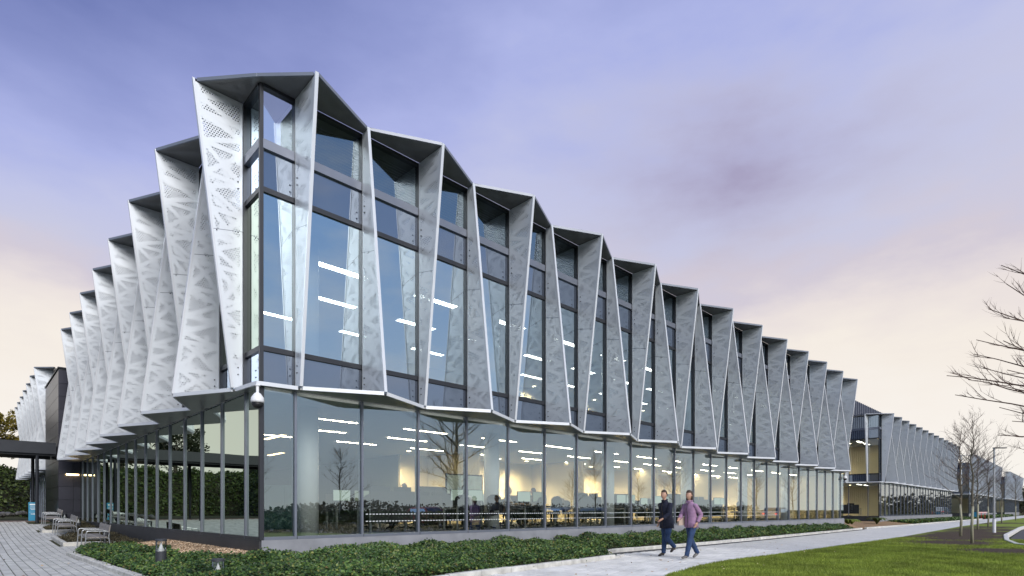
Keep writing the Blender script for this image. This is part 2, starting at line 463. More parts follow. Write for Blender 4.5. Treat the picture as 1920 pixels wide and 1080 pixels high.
# lawn: grass worn through to bare soil in places
def lawn_material():
    m, nt, out = new_mat('lawn')
    N, L = nt.nodes, nt.links
    b = N.new('ShaderNodeBsdfPrincipled'); b.inputs['Roughness'].default_value = 0.9
    b.inputs['Specular IOR Level'].default_value = 0.2
    tc = N.new('ShaderNodeTexCoord')
    at = N.new('ShaderNodeAttribute'); at.attribute_name = 'worn'
    n = N.new('ShaderNodeTexNoise'); n.inputs['Scale'].default_value = 0.7; n.inputs['Detail'].default_value = 7
    n.inputs['Roughness'].default_value = 0.65
    L.new(tc.outputs['Object'], n.inputs['Vector'])
    ad = N.new('ShaderNodeMath'); ad.operation = 'ADD'
    L.new(n.outputs['Fac'], ad.inputs[0]); L.new(at.outputs['Fac'], ad.inputs[1])
    r = N.new('ShaderNodeValToRGB')
    r.color_ramp.elements[0].position = 0.78; r.color_ramp.elements[0].color = (0, 0, 0, 1)
    r.color_ramp.elements[1].position = 0.90; r.color_ramp.elements[1].color = (1, 1, 1, 1)
    L.new(ad.outputs[0], r.inputs[0])
    n2 = N.new('ShaderNodeTexNoise'); n2.inputs['Scale'].default_value = 28; n2.inputs['Detail'].default_value = 4
    L.new(tc.outputs['Object'], n2.inputs['Vector'])
    g = N.new('ShaderNodeValToRGB')
    g.color_ramp.elements[0].position = .3; g.color_ramp.elements[0].color = (0.11, 0.155, 0.024, 1)
    g.color_ramp.elements[1].position = .7; g.color_ramp.elements[1].color = (0.26, 0.32, 0.05, 1)
    L.new(n2.outputs['Fac'], g.inputs[0])
    s = N.new('ShaderNodeValToRGB')
    s.color_ramp.elements[0].position = .3; s.color_ramp.elements[0].color = (0.030, 0.020, 0.013, 1)
    s.color_ramp.elements[1].position = .75; s.color_ramp.elements[1].color = (0.10, 0.072, 0.05, 1)
    L.new(n2.outputs['Fac'], s.inputs[0])
    mx = N.new('ShaderNodeMix'); mx.data_type = 'RGBA'
    L.new(r.outputs['Color'], mx.inputs['Factor']); L.new(g.outputs['Color'], mx.inputs['A']); L.new(s.outputs['Color'], mx.inputs['B'])
    L.new(mx.outputs['Result'], b.inputs['Base Color'])
    bp = N.new('ShaderNodeBump'); bp.inputs['Strength'].default_value = .5; bp.inputs['Distance'].default_value = .03
    L.new(n2.outputs['Fac'], bp.inputs['Height']); L.new(bp.outputs[0], b.inputs['Normal'])
    L.new(b.outputs[0], out.inputs['Surface'])
    return m


M['lawn'] = lawn_material()


def far_path_material():
    m, nt, out = new_mat('far_path')
    N, L = nt.nodes, nt.links
    b = N.new('ShaderNodeBsdfPrincipled'); b.inputs['Roughness'].default_value = 0.8
    tc = N.new('ShaderNodeTexCoord')
    br = N.new('ShaderNodeTexBrick')
    br.inputs['Scale'].default_value = 1.0
    br.inputs['Brick Width'].default_value = 0.21; br.inputs['Row Height'].default_value = 0.14
    br.inputs['Mortar Size'].default_value = 0.004
    br.inputs['Color1'].default_value = (0.60, 0.595, 0.57, 1); br.inputs['Color2'].default_value = (0.68, 0.67, 0.65, 1)
    br.inputs['Mortar'].default_value = (0.3, 0.29, 0.26, 1)
    L.new(tc.outputs['Object'], br.inputs['Vector'])
    n = N.new('ShaderNodeTexNoise'); n.inputs['Scale'].default_value = 0.8; n.inputs['Detail'].default_value = 5
    L.new(tc.outputs['Object'], n.inputs['Vector'])
    mr = N.new('ShaderNodeMapRange'); mr.inputs['To Min'].default_value = .8; mr.inputs['To Max'].default_value = 1.15
    L.new(n.outputs['Fac'], mr.inputs['Value'])
    sc = N.new('ShaderNodeVectorMath'); sc.operation = 'SCALE'
    L.new(br.outputs['Color'], sc.inputs[0]); L.new(mr.outputs[0], sc.inputs['Scale'])
    L.new(sc.outputs[0], b.inputs['Base Color'])
    L.new(b.outputs[0], out.inputs['Surface'])
    return m


M['far_path'] = far_path_material()


# ------------------------------------------------------------------ mesh helpers
class MB:
    def __init__(self):
        self.v = []; self.f = []; self.m = []

    def add(self, vs, fs, mi=0):
        o = len(self.v)
        self.v += [tuple(p) for p in vs]
        self.f += [tuple(i + o for i in f) for f in fs]
        self.m += [mi] * len(fs)

    def hexa(self, p, mi=0):
        """8 points: 4 below, 4 above"""
        self.add(p, [(3, 2, 1, 0), (4, 5, 6, 7), (0, 1, 5, 4), (1, 2, 6, 5), (2, 3, 7, 6), (3, 0, 4, 7)], mi)

    def box(self, x0, x1, y0, y1, z0, z1, mi=0):
        self.hexa([(x0, y0, z0), (x1, y0, z0), (x1, y1, z0), (x0, y1, z0),
                   (x0, y0, z1), (x1, y0, z1), (x1, y1, z1), (x0, y1, z1)], mi)

    def prism(self, poly, z0, z1, mi=0):
        n = len(poly)
        vs = [(x, y, z0) for x, y in poly] + [(x, y, z1) for x, y in poly]
        fs = [tuple(range(n - 1, -1, -1)), tuple(range(n, 2 * n))]
        fs += [(i, (i + 1) % n, n + (i + 1) % n, n + i) for i in range(n)]
        self.add(vs, fs, mi)

    def tube(self, path, radii, seg=8, mi=0, cap=True):
        pts = [Vector(p) for p in path]
        if isinstance(radii, (int, float)):
            radii = [radii] * len(pts)
        o = len(self.v)
        up = None
        for i, p in enumerate(pts):
            t = (pts[min(i + 1, len(pts) - 1)] - pts[max(i - 1, 0)])
            if t.length < 1e-9:
                t = Vector((0, 0, 1))
            t.normalize()
            if up is None:
                a = Vector((0, 0, 1)) if abs(t.z) < 0.9 else Vector((1, 0, 0))
                up = t.cross(a).normalized()
            else:
                up = (up - t * up.dot(t))
                if up.length < 1e-6:
                    up = t.orthogonal()
                up.normalize()
            b = t.cross(up)
            for k in range(seg):
                an = 2 * math.pi * k / seg
                self.v.append(tuple(p + (up * math.cos(an) + b * math.sin(an)) * radii[i]))
        for i in range(len(pts) - 1):
            for k in range(seg):
                a = o + i * seg + k; c = o + i * seg + (k + 1) % seg
                self.f.append((a, c, c + seg, a + seg)); self.m.append(mi)
        if cap:
            self.f.append(tuple(o + k for k in range(seg - 1, -1, -1))); self.m.append(mi)
            e = o + (len(pts) - 1) * seg
            self.f.append(tuple(e + k for k in range(seg))); self.m.append(mi)

    def lathe(self, prof, seg=16, mi=0, c=(0, 0, 0)):
        o = len(self.v); n = len(prof)
        for r, z in prof:
            for k in range(seg):
                a = 2 * math.pi * k / seg
                self.v.append((c[0] + r * math.cos(a), c[1] + r * math.sin(a), c[2] + z))
        for i in range(n - 1):
            for k in range(seg):
                a = o + i * seg + k; b = o + i * seg + (k + 1) % seg
                self.f.append((a, b, b + seg, a + seg)); self.m.append(mi)
        self.f.append(tuple(o + k for k in range(seg - 1, -1, -1))); self.m.append(mi)
        self.f.append(tuple(o + (n - 1) * seg + k for k in range(seg))); self.m.append(mi)

    def mesh(self, name, mats, smooth=False):
        me = bpy.data.meshes.new(name)
        me.from_pydata(self.v, [], self.f)
        if not isinstance(mats, (list, tuple)):
            mats = [mats]
        for mt in mats:
            me.materials.append(mt)
        if len(mats) > 1:
            me.polygons.foreach_set('material_index', self.m)
        if smooth:
            me.polygons.foreach_set('use_smooth', [True] * len(me.polygons))
        me.update()
        return me

    def build(self, name, mats, parent=None, smooth=False, loc=None):
        return link(name, self.mesh(name, mats, smooth), parent, loc)


def link(name, me, parent=None, loc=None):
    o = bpy.data.objects.new(name, me)
    COL.objects.link(o)
    if parent is not None:
        o.parent = parent
    if loc is not None:
        o.location = loc
    return o


def tag(o, label=None, cat=None, group=None, kind=None):
    if label: o['label'] = label
    if cat: o['category'] = cat
    if group: o['group'] = group
    if kind: o['kind'] = kind
    return o


def empty(name, loc=(0, 0, 0), rz=0.0):
    o = bpy.data.objects.new(name, None)
    o.empty_display_size = 0.3
    COL.objects.link(o)
    o.location = loc
    o.rotation_euler = (0, 0, rz)
    return o


def at_local(o):
    """set an object that was modelled in building coordinates where it stands"""
    o.matrix_world = MLOC
    return o


def copy_tree(o, loc=None, rz=None, parent=None, scale=None):
    c = o.copy()
    COL.objects.link(c)
    if parent is not None:
        c.parent = parent
        c.matrix_parent_inverse = o.matrix_parent_inverse
    for ch in list(o.children):
        copy_tree(ch, parent=c)
    if loc is not None: c.location = loc
    if rz is not None: c.rotation_euler = (0, 0, rz)
    if scale is not None: c.scale = scale
    return c


def in_poly(px, py, poly):
    inside = np.zeros(len(px), bool)
    n = len(poly)
    for i in range(n):
        x0, y0 = poly[i]; x1, y1 = poly[(i + 1) % n]
        c = ((y0 > py) != (y1 > py)) & (px < (x1 - x0) * (py - y0) / (y1 - y0 + 1e-12) + x0)
        inside ^= c
    return inside


def dist_line(px, py, line):
    d = np.full(len(px), 1e9)
    for (x0, y0), (x1, y1) in zip(line[:-1], line[1:]):
        dx, dy = x1 - x0, y1 - y0
        t = np.clip(((px - x0) * dx + (py - y0) * dy) / (dx * dx + dy * dy + 1e-12), 0, 1)
        d = np.minimum(d, np.hypot(px - x0 - t * dx, py - y0 - t * dy))
    return d


def leaves_mesh(name, P, Nrm, size, mat, fold=0.35, aspect=0.8):
    """one mesh of small folded leaves at points P, facing roughly along Nrm (numpy n x 3)"""
    n = len(P)
    t = rng.normal(size=(n, 3))
    Nrm = Nrm / np.linalg.norm(Nrm, axis=1)[:, None]
    t -= Nrm * (t * Nrm).sum(1)[:, None]
    t /= np.linalg.norm(t, axis=1)[:, None]
    b = np.cross(Nrm, t)
    s = np.broadcast_to(np.asarray(size), (n,))[:, None]
    v = np.empty((n, 4, 3))
    v[:, 0] = P - t * s * 0.5
    v[:, 1] = P + b * s * 0.5 * aspect + Nrm * s * fold * 0.5
    v[:, 2] = P + t * s * 0.55
    v[:, 3] = P - b * s * 0.5 * aspect + Nrm * s * fold * 0.5
    me = bpy.data.meshes.new(name)
    me.vertices.add(n * 4)
    me.vertices.foreach_set('co', v.reshape(-1))
    i = np.arange(n)[:, None] * 4
    tri = np.concatenate([i + np.array([[0, 1, 2]]), i + np.array([[0, 2, 3]])], 1).reshape(-1)
    me.loops.add(n * 6)
    me.loops.foreach_set('vertex_index', tri.astype(np.int32))
    me.polygons.add(n * 2)
    me.polygons.foreach_set('loop_start', np.arange(0, n * 6, 3, dtype=np.int32))
    me.polygons.foreach_set('loop_total', np.full(n * 2, 3, np.int32))
    me.materials.append(mat)
    me.update(calc_edges=True)
    return me


# ------------------------------------------------------------------ ground levels
def ramp(v):
    return np.interp(v, [-50, 9.5, 17.8, 22.2, 27.0, 60], [0, 0, .24, .49, .70, .72])


# ------------------------------------------------------------------ ground
g = MB()
g.add([(-3000, -3000, -.16), (3000, -3000, -.16), (3000, 3000, -.16), (-3000, 3000, -.16)], [(0, 1, 2, 3)])
ground = g.build('ground', two_tone('ground_grass', (0.05, 0.075, 0.02), (0.09, 0.115, 0.035), .4, .4, .6))
tag(ground, kind='structure')

# path outlines in building coordinates
INNER = [(-.85, 8.45), (-2.13, 8.45), (-2.0, 1.5), (-1.9, -2.2), (-.6, -3.25), (1.2, -3.4), (2.9, -3.2), (5.5, -2.95), (7.9, -2.72)]
INNER2 = [(7.9, -2.72), (8.6, -2.35), (8.9, -1.75), (9.6, -1.5), (15.5, -1.6), (20, -1.55), (30, -1.3), (37.5, -1.05), (50, -1.3), (95, -1.3), (160, -1.0), (200, -1.0)]
OUTER = [(4.2, -6.1), (5.5, -5.62), (7.5, -5.22), (9.2, -5.08), (12, -5.2), (24.7, -5.3), (50, -4.5), (95, -4.2), (200, -4.0)]


def sheet(name, poly, z, mat, kind='structure'):
    b = MB()
    b.add([(x, y, z) for x, y in poly], [tuple(range(len(poly)))])
    o = at_local(b.build(name, mat))
    o.data.validate()
    return tag(o, kind=kind)


near_path = [(-2.0, -3.0), (-.6, -3.25), (1.2, -3.4), (2.9, -3.2), (5.5, -2.95), (7.9, -2.72), (8.6, -2.35), (8.9, -1.75), (9.6, -1.5), (14.0, -1.57),
             (14.0, -5.22), (12, -5.2), (9.2, -5.08), (7.5, -5.22), (5.5, -5.62), (4.2, -6.1), (2.5, -7.2), (1.0, -13.5), (-6.2, -13.5), (-8, -3.0)]
path = sheet('path', near_path, -.014, M['joint_pale'])
far_poly = [(14.0, -1.57), (15.5, -1.6), (20, -1.55), (30, -1.3), (37.5, -1.05), (50, -1.3), (95, -1.3), (160, -1.0), (200, -1.0),
            (200, -4.0), (95, -4.2), (50, -4.5), (24.7, -5.3), (14.0, -5.22)]
sheet('footpath', far_poly, 0.0, M['far_path'])


def paver_field(parent, name, poly, ox, oy, w, l, gw, gl, z_of, mat, stagger, view_pt, n_parts, th=.03, rot=0.0):
    """single stones laid in courses; the nearest n_parts are parts of their own"""
    xs = [p[0] for p in poly]; ys = [p[1] for p in poly]
    nx0, nx1 = int((min(xs) - ox) / w) - 2, int((max(xs) - ox) / w) + 2
    ny0, ny1 = int((min(ys) - oy) / l) - 2, int((max(ys) - oy) / l) + 2
    cells = []
    for i in range(nx0, nx1):
        sft = (stagger * l) * (i % 2) + (random.random() * .0)
        for j in range(ny0, ny1):
            cells.append((ox + i * w, oy + j * l + sft))
    A = np.array(cells)
    cx, cy = A[:, 0] + w / 2, A[:, 1] + l / 2
    keep = in_poly(cx, cy, poly)
    A = A[keep]; cx = cx[keep]; cy = cy[keep]
    # only those the camera can see near the frame
    wx = C0.x + U.x * cx + V.x * cy; wy = C0.y + U.y * cx + V.y * cy
    vis = (wy > 8.5) & (np.abs(wx / np.maximum(wy, .1)) < 1.0)
    d = np.hypot(wx, wy)
    order = np.argsort(np.where(vis, d, d + 1000))
    rest = MB()
    for rank, i in enumerate(order):
        x0, y0 = A[i]
        x1, y1 = x0 + w - gw, y0 + l - gl
        dz = random.uniform(-.0018, .0018)
        za, zb = float(z_of(y0)) + dz, float(z_of(y1)) + dz
        b = MB() if rank < n_parts else rest
        e = .004
        lo = [(x0, y0, za - th), (x1, y0, za - th), (x1, y1, zb - th), (x0, y1, zb - th)]
        mid = [(x0, y0, za - e), (x1, y0, za - e), (x1, y1, zb - e), (x0, y1, zb - e)]
        hi = [(x0 + e, y0 + e, za), (x1 - e, y0 + e, za), (x1 - e, y1 - e, zb), (x0 + e, y1 - e, zb)]
        b.add(lo + mid + hi, [(0, 1, 5, 4), (1, 2, 6, 5), (2, 3, 7, 6), (3, 0, 4, 7),
                              (4, 5, 9, 8), (5, 6, 10, 9), (6, 7, 11, 10), (7, 4, 8, 11), (8, 9, 10, 11)])
        if rank < n_parts:
            b.build(name, mat, parent)
    if rest.v:
        tag(rest.build(name + '_field', mat, parent), kind='stuff')


block_poly = [(-2.0, -3.3), (-.6, -3.4), (1.2, -3.42), (2.9, -3.22), (5.5, -2.97), (7.9, -2.74), (8.7, -2.35), (9.0, -1.9), (14, -1.95),
              (14.0, -5.2), (12, -5.18), (9.2, -5.06), (7.5, -5.2), (5.5, -5.6), (4.2, -6.1), (2.5, -7.2), (1.0, -13.4), (-6.1, -13.4), (-7.9, -3.4)]
paver_field(path, 'paver', block_poly, 0.0, 0.0, .21, .14, .010, .008, lambda v: v * 0, M['block'], .5, None, 300, th=.012)

# dark drain strip beside the path where the bed steps back
sheet('drain_strip', [(8.75, -2.2), (9.0, -1.93), (14, -1.95), (20, -1.9), (37, -1.4), (37, -1.12), (20, -1.62), (14, -1.66), (9.5, -1.6), (8.7, -1.85)], .004, M['asphalt'])

# plaza in front of the short facade: rises gently towards the entrance
pb = MB()
ys = np.concatenate([np.linspace(-14, 9, 6), np.linspace(9.5, 31, 44), [36, 44, 60]])
for i, y in enumerate(ys):
    z = float(ramp(y)) - .02
    pb.v += [(-18.0, y, z), (-1.0 if y > 9 else -1.6, y, z)]
    if i:
        a = 2 * (i - 1)
        pb.f.append((a, a + 1, a + 3, a + 2)); pb.m.append(0)
plaza = tag(at_local(pb.build('plaza', M['joint'])), kind='structure')
plaza_poly = [(-8.2, -3.3), (-2.0, -3.3), (-1.86, -2.2), (-1.96, 1.5), (-2.06, 8.42), (-1.0, 8.46), (-1.0, 12.0), (-1.9, 12.05), (-1.9, 15.4), (-1.0, 15.5), (-1.0, 19), (-1.9, 19.1),
              (-1.9, 20.6), (-1.0, 20.7), (-1.0, 24), (-1.9, 24.1), (-1.9, 26.2), (-9.5, 26.2), (-9.5, 8), (-8.2, 1)]
paver_field(plaza, 'paver', plaza_poly, -9.0, -4.0, .164, .33, .017, .004, ramp, M['paver'], .35, None, 300)
b = MB()
for (y0, y1) in ((26.3, 27.3),):
    b.hexa([(-14, y0, ramp(y0) - .02), (-1.0, y0, ramp(y0) - .02), (-1.0, y1, ramp(y1) - .02), (-14, y1, ramp(y1) - .02),
            (-14, y0, ramp(y0) + .004), (-1.0, y0, ramp(y0) + .004), (-1.0, y1, ramp(y1) + .004), (-14, y1, ramp(y1) + .004)])
tag(at_local(b.build('pavement_band', plain('red_brown_paving', (0.16, 0.11, 0.09), .85))), kind='structure')

# lawn between path and road
def lawn():
    xs = np.arange(1.0, 200, .8); xs = np.concatenate([np.arange(-2.0, 40, .4), np.arange(40, 205, 2.5)])
    b = MB(); worn = []
    ts = np.linspace(0, 1, 22)
    ox = [p[0] for p in OUTER]; oy = [p[1] for p in OUTER]
    for i, x in enumerate(xs):
        y_top = float(np.interp(x, [-2.0, 1.0, 2.5] + ox, [-17.0, -13.4, -7.2] + oy))
        y_bot = float(np.interp(x, [-2, 8.5, 10, 18.5, 20.5, 22, 25, 31, 46, 110, 200], [-19.4, -18.4, -14.36, -11.86, -10.16, -9.46, -8.96, -8.46, -8.01, -7.76, -7.7]))
        for t in ts:
            y = y_top + (y_bot - y_top) * t
            z = .015 + .05 * min(1, (y_top - y) / 1.2) + .025 * math.sin(x * .7 + y) * t * (1 - t)
            b.v.append((x, y, z))
            w = 0.0
            for tx, ty, rr in ((21.6, -7.9, 2.3), (28.2, -7.2, 2.8), (34, -7.2, 2.6), (39.6, -6.6, 2.6), (46.7, -6.4, 2.4), (63, -5.8, 2.5), (17.5, -9.5, 1.8), (25, -7.4, 2.2), (31, -7.2, 2.4)):
                dd = math.hypot((x - tx) * .7, y - ty)
                w = max(w, 1 - dd / (rr * 1.5))
            worn.append(max(0, w) * .62 + .05)
        if i:
            n = len(ts)
            for k in range(n - 1):
                a = (i - 1) * n + k
                b.f.append((a, a + n, a + n + 1, a + 1)); b.m.append(0)
    o = at_local(b.build('lawn', M['lawn'], smooth=True))
    at = o.data.attributes.new('worn', 'FLOAT', 'POINT')
    at.data.foreach_set('value', worn)
    return tag(o, kind='structure')


lawn_o = lawn()

# grass blades on the near lawn
def blades():
    n = 150000
    # denser towards the camera
    x = rng.uniform(3.0, 26, n * 2); y = rng.uniform(-10.5, -4.6, n * 2)
    top = np.interp(x, [2.5] + [p[0] for p in OUTER], [-7.0] + [p[1] for p in OUTER])
    wx = C0.x + U.x * x + V.x * y; wy = C0.y + U.y * x + V.y * y
    vis = (y < top + .03 * np.sin(x * 37) ** 2 - .01) & (wy > 9.0) & (wx / wy < 1.15) & (rng.uniform(size=n * 2) < np.clip((14.0 / wy) ** 2, .05, 1))
    w = np.zeros(n * 2)
    for tx, ty, rr in ((21.6, -7.9, 2.3), (28.2, -7.2, 2.8), (17.5, -9.5, 1.8), (25, -7.4, 2.2)):
        w = np.maximum(w, 1 - np.hypot((x - tx) * .7, y - ty) / rr)
    vis &= rng.uniform(size=n * 2) > w * 1.6
    x, y = x[vis][:n], y[vis][:n]; top = top[vis][:n]
    n = len(x)
    z = .015 + .05 * np.minimum(1, (top - y) / 1.2) - .006
    h = rng.uniform(.025, .065, n) ; an = rng.uniform(0, 2 * math.pi, n); wd = rng.uniform(.004, .009, n)
    le = rng.uniform(-.03, .03, (n, 2))
    v = np.empty((n, 3, 3))
    v[:, 0] = np.stack([x - np.cos(an) * wd, y - np.sin(an) * wd, z], 1)
    v[:, 1] = np.stack([x + np.cos(an) * wd, y + np.sin(an) * wd, z], 1)
    v[:, 2] = np.stack([x + le[:, 0], y + le[:, 1], z + h], 1)
    me = bpy.data.meshes.new('grass')
    me.vertices.add(n * 3); me.vertices.foreach_set('co', v.reshape(-1))
    me.loops.add(n * 3); me.loops.foreach_set('vertex_index', np.arange(n * 3, dtype=np.int32))
    me.polygons.add(n); me.polygons.foreach_set('loop_start', np.arange(0, n * 3, 3, dtype=np.int32))
    me.polygons.foreach_set('loop_total', np.full(n, 3, np.int32))
    me.materials.append(M['grass_blade']); me.update(calc_edges=True)
    o = at_local(link('grass', me))
    tag(o, 'short green grass growing on the lawn beside the pale path', 'grass', kind='stuff')


blades()

# road behind the lawn
road_poly = [(10, -14.6), (18.4, -12.1), (20.4, -10.4), (22, -9.7), (25, -9.2), (31, -8.7), (46, -8.22), (110, -8.0), (200, -8.0), (200, -15), (60, -16), (30, -17), (10, -19)]
sheet('road', road_poly, -.06, M['asphalt'])
sheet('car_park', [(200, -15.3), (60, -16.4), (30, -17.4), (10, -19.6), (-30, -20), (-30, -44), (200, -44)], -.07, M['asphalt'])


def kerb_line(name, line, w, h, z_of, stone, label=None, start=0, mat=None, side=1, z0=-.08):
    """kerb stones end to end along a line, each stone a part"""
    root = tag(empty(name, C0, ROT), kind='structure')
    seg = [(Vector((*a, 0)), Vector((*b, 0))) for a, b in zip(line[:-1], line[1:])]
    for a, b_ in seg:
        Lg = (b_ - a).length
        n = max(1, round(Lg / stone))
        d = (b_ - a) / n
        t = d.normalized(); nn = Vector((-t.y, t.x, 0)) * side
        for i in range(n):
            p0 = a + d * i + t * .005; p1 = a + d * (i + 1) - t * .005
            q0, q1 = p0 + nn * w, p1 + nn * w
            za, zb = float(z_of(p0.y)), float(z_of(p1.y))
            dz = random.uniform(-.006, .006)
            m_ = MB()
            e = .018
            lo = [(p0.x, p0.y, za + z0), (p1.x, p1.y, zb + z0), (q1.x, q1.y, zb + z0), (q0.x, q0.y, za + z0)]
            md = [(p0.x, p0.y, za + h - e + dz), (p1.x, p1.y, zb + h - e + dz), (q1.x, q1.y, zb + h - e + dz), (q0.x, q0.y, za + h - e + dz)]
            i0, i1 = p0 + nn * e, p1 + nn * e; j0, j1 = q0 - nn * e, q1 - nn * e
            hi = [(i0.x, i0.y, za + h + dz), (i1.x, i1.y, zb + h + dz), (j1.x, j1.y, zb + h + dz), (j0.x, j0.y, za + h + dz)]
            m_.add(lo + md + hi, [(0, 1, 5, 4), (1, 2, 6, 5), (2, 3, 7, 6), (3, 0, 4, 7),
                                  (4, 5, 9, 8), (5, 6, 10, 9), (6, 7, 11, 10), (7, 4, 8, 11), (8, 9, 10, 11)])
            m_.build('kerb_stone', mat or M['concrete'], root)
    return root


flat0 = lambda y: 0.0
kerb_line('kerb', INNER, .14, .10, ramp, .92, side=1)
kerb_line('kerb', [(7.9, -2.72), (8.75, -2.42)], .12, .04, flat0, .9, side=1)
kerb_line('kerb', [(8.45, -1.95), (8.9, -1.68), (9.6, -1.5), (15.5, -1.6), (20, -1.55), (30, -1.3), (37.5, -1.05)], .13, .10, flat0, 1.0, side=1)
kerb_line('kerb', [(38.5, -1.05), (50, -1.25), (95, -1.25)], .15, .10, flat0, 1.6, side=1)
kerb_line('kerb', [(10, -14.5), (18.5, -12.0), (20.5, -10.3), (22, -9.6), (25, -9.1), (31, -8.6), (46, -8.15), (110, -7.9)], .16, .10, flat0, 1.6, side=1,
          mat=plain('kerb_white', (0.62, 0.61, 0.58), .8, 0, .15))
# thin edging between path and lawn
kerb_line('path_edging', OUTER[:6], .05, .012, flat0, 1.5, side=-1, mat=M['paver'])

# ------------------------------------------------------------------ planted beds with ivy
BED = INNER[:] + [(8.6, -2.3), (8.7, -1.9), (9.6, -1.4), (15.5, -1.47), (20, -1.42), (30, -1.15), (37.5, -.9), (38.5, -.05), (-.02, -.05), (-.02, 8.45)]
KL = INNER + [(8.5, -2.2), (8.7, -1.9), (9.6, -1.4), (15.5, -1.47), (20, -1.42), (30, -1.15), (38, -.9)]


def bed_z(x, y):
    dk = dist_line(x, y, KL)
    wob = (np.sin(x * 2.3 + 1.1 * y) * np.sin(y * 2.9 - .7 * x) + .6 * np.sin(x * 5.1 - y * 4.3)) * .06
    wob = np.where((x < 0) & (y > -.4), wob * np.clip((-x - .75) / .5, 0, 1), wob)
    near = np.where(x < 0, np.clip(dk / 1.9, 0, 1), np.clip(dk / np.where(x > 8.5, 1.3, 2.6), 0, 1))
    dip = .24 * np.exp(-((x + 1.15) ** 2 + (y + 1.4) ** 2) / .35 ** 2) + .10 * np.exp(-((x + 1.37) ** 2 + (y - 1.25) ** 2) / .35 ** 2)
    return -dip + .05 + .28 * near + .12 * np.clip(dk / .25, 0, 1) + wob * np.clip(dk / .4, 0, 1)


def is_mulch(x, y):
    """the strip of bark by the short facade and the bare end of the bed"""
    wob = .12 * np.sin(y * 1.9) + .08 * np.sin(y * 4.7 + 1)
    left = (x < -.02) & (x > -np.interp(y, [-.4, .6, 3, 6, 9], [.35, .55, .75, .85, .95]) + wob) & (y > -.3)
    end = (x > 36.2 + .3 * np.sin(y * 5))
    return left | end


def make_bed():
    b = MB()
    st = .16
    gx, gy = np.meshgrid(np.arange(-2.4, 38.6, st), np.arange(-3.5, 9.2, st), indexing='ij')
    px, py = gx.ravel(), gy.ravel()
    ok = in_poly(px, py, BED)
    z = bed_z(px, py) - .10
    mu = is_mulch(px, py)
    z = np.where(mu, z + .06, z)
    idx = -np.ones(len(px), int)
    ny = gx.shape[1]
    keep = np.where(ok)[0]
    idx[keep] = np.arange(len(keep))
    b.v = [(px[i], py[i], z[i]) for i in keep]
    I = idx.reshape(gx.shape)
    Mu = mu.reshape(gx.shape)
    for i in range(gx.shape[0] - 1):
        for j in range(ny - 1):
            q = (I[i, j], I[i + 1, j], I[i + 1, j + 1], I[i, j + 1])
            if min(q) >= 0:
                b.f.append(q); b.m.append(1 if Mu[i, j] else 0)
    o = at_local(b.build('planting_bed', [M['soil'], M['mulch']], smooth=True))
    tag(o, kind='structure')


make_bed()


def ivy():
    n = 950000
    x = rng.uniform(-2.4, 37, n); y = rng.uniform(-3.5, 9.1, n)
    ok = in_poly(x, y, BED)
    wx = C0.x + U.x * x + V.x * y; wy = C0.y + U.y * x + V.y * y
    ok &= (wy > 7.0) & (np.abs(wx / np.maximum(wy, .1)) < 1.02)
    ok &= ~is_mulch(x, y)
    x, y, wy = x[ok], y[ok], wy[ok]
    # keep fewer, larger leaves with distance
    k = np.clip((11.0 / wy) ** 1.3, .12, 1)
    okk = (dist_line(x, y, KL) > .17) | (rng.uniform(size=len(x)) < .05)
    x, y, wy, k = x[okk], y[okk], wy[okk], k[okk]
    patch = np.sin(x * 1.9 + 2.2 * np.sin(y * 1.3)) * np.sin(y * 2.3 + 1.7 * np.sin(x * .9))
    kp = rng.uniform(size=len(x)) < k * np.where(patch > .72, .35, 1.0)
    x, y, wy = x[kp], y[kp], wy[kp]
    size = rng.uniform(.032, .066, len(x)) * np.clip((wy / 11.0) ** .55, 1, 2.0)
    dk = dist_line(x, y, KL)
    z = bed_z(x, y) + rng.uniform(-.09, .03, len(x)) * np.clip(dk / .2, .3, 1)
    lump = rng.uniform(size=len(x)) < .10
    z = np.where(lump, z + rng.uniform(0, .05, len(x)), z)
    P = np.stack([x, y, z], 1)
    Nn = rng.normal(size=(len(x), 3)) * .55 + np.array([-.15, -.35, 1.0])
    o = at_local(link('ivy', leaves_mesh('ivy', P, Nn, size, M['ivy'])))
    tag(o, 'dense dark green ivy covering the bed along the glass walls', 'ivy', kind='stuff')
    # a few trailing over the kerb
    return len(x)


ivy()

# bark chips on the mulch
def chips():
    n = 26000
    x = rng.uniform(-1.1, 0, n); y = rng.uniform(-.4, 9.0, n)
    ok = is_mulch(x, y) & in_poly(x, y, BED)
    x, y = x[ok], y[ok]
    z = bed_z(x, y) - .035 + rng.uniform(0, .015, len(x))
    P = np.stack([x, y, z], 1)
    Nn = rng.normal(size=(len(x), 3)) * .5 + np.array([0, 0, 1.0])
    o = at_local(link('bark_mulch', leaves_mesh('bark_mulch', P, Nn, rng.uniform(.025, .06, len(x)), M['chip'], .1, .5)))
    tag(o, 'pale bark chips strewn between ivy and dark plinth', 'bark mulch', kind='stuff')


chips()

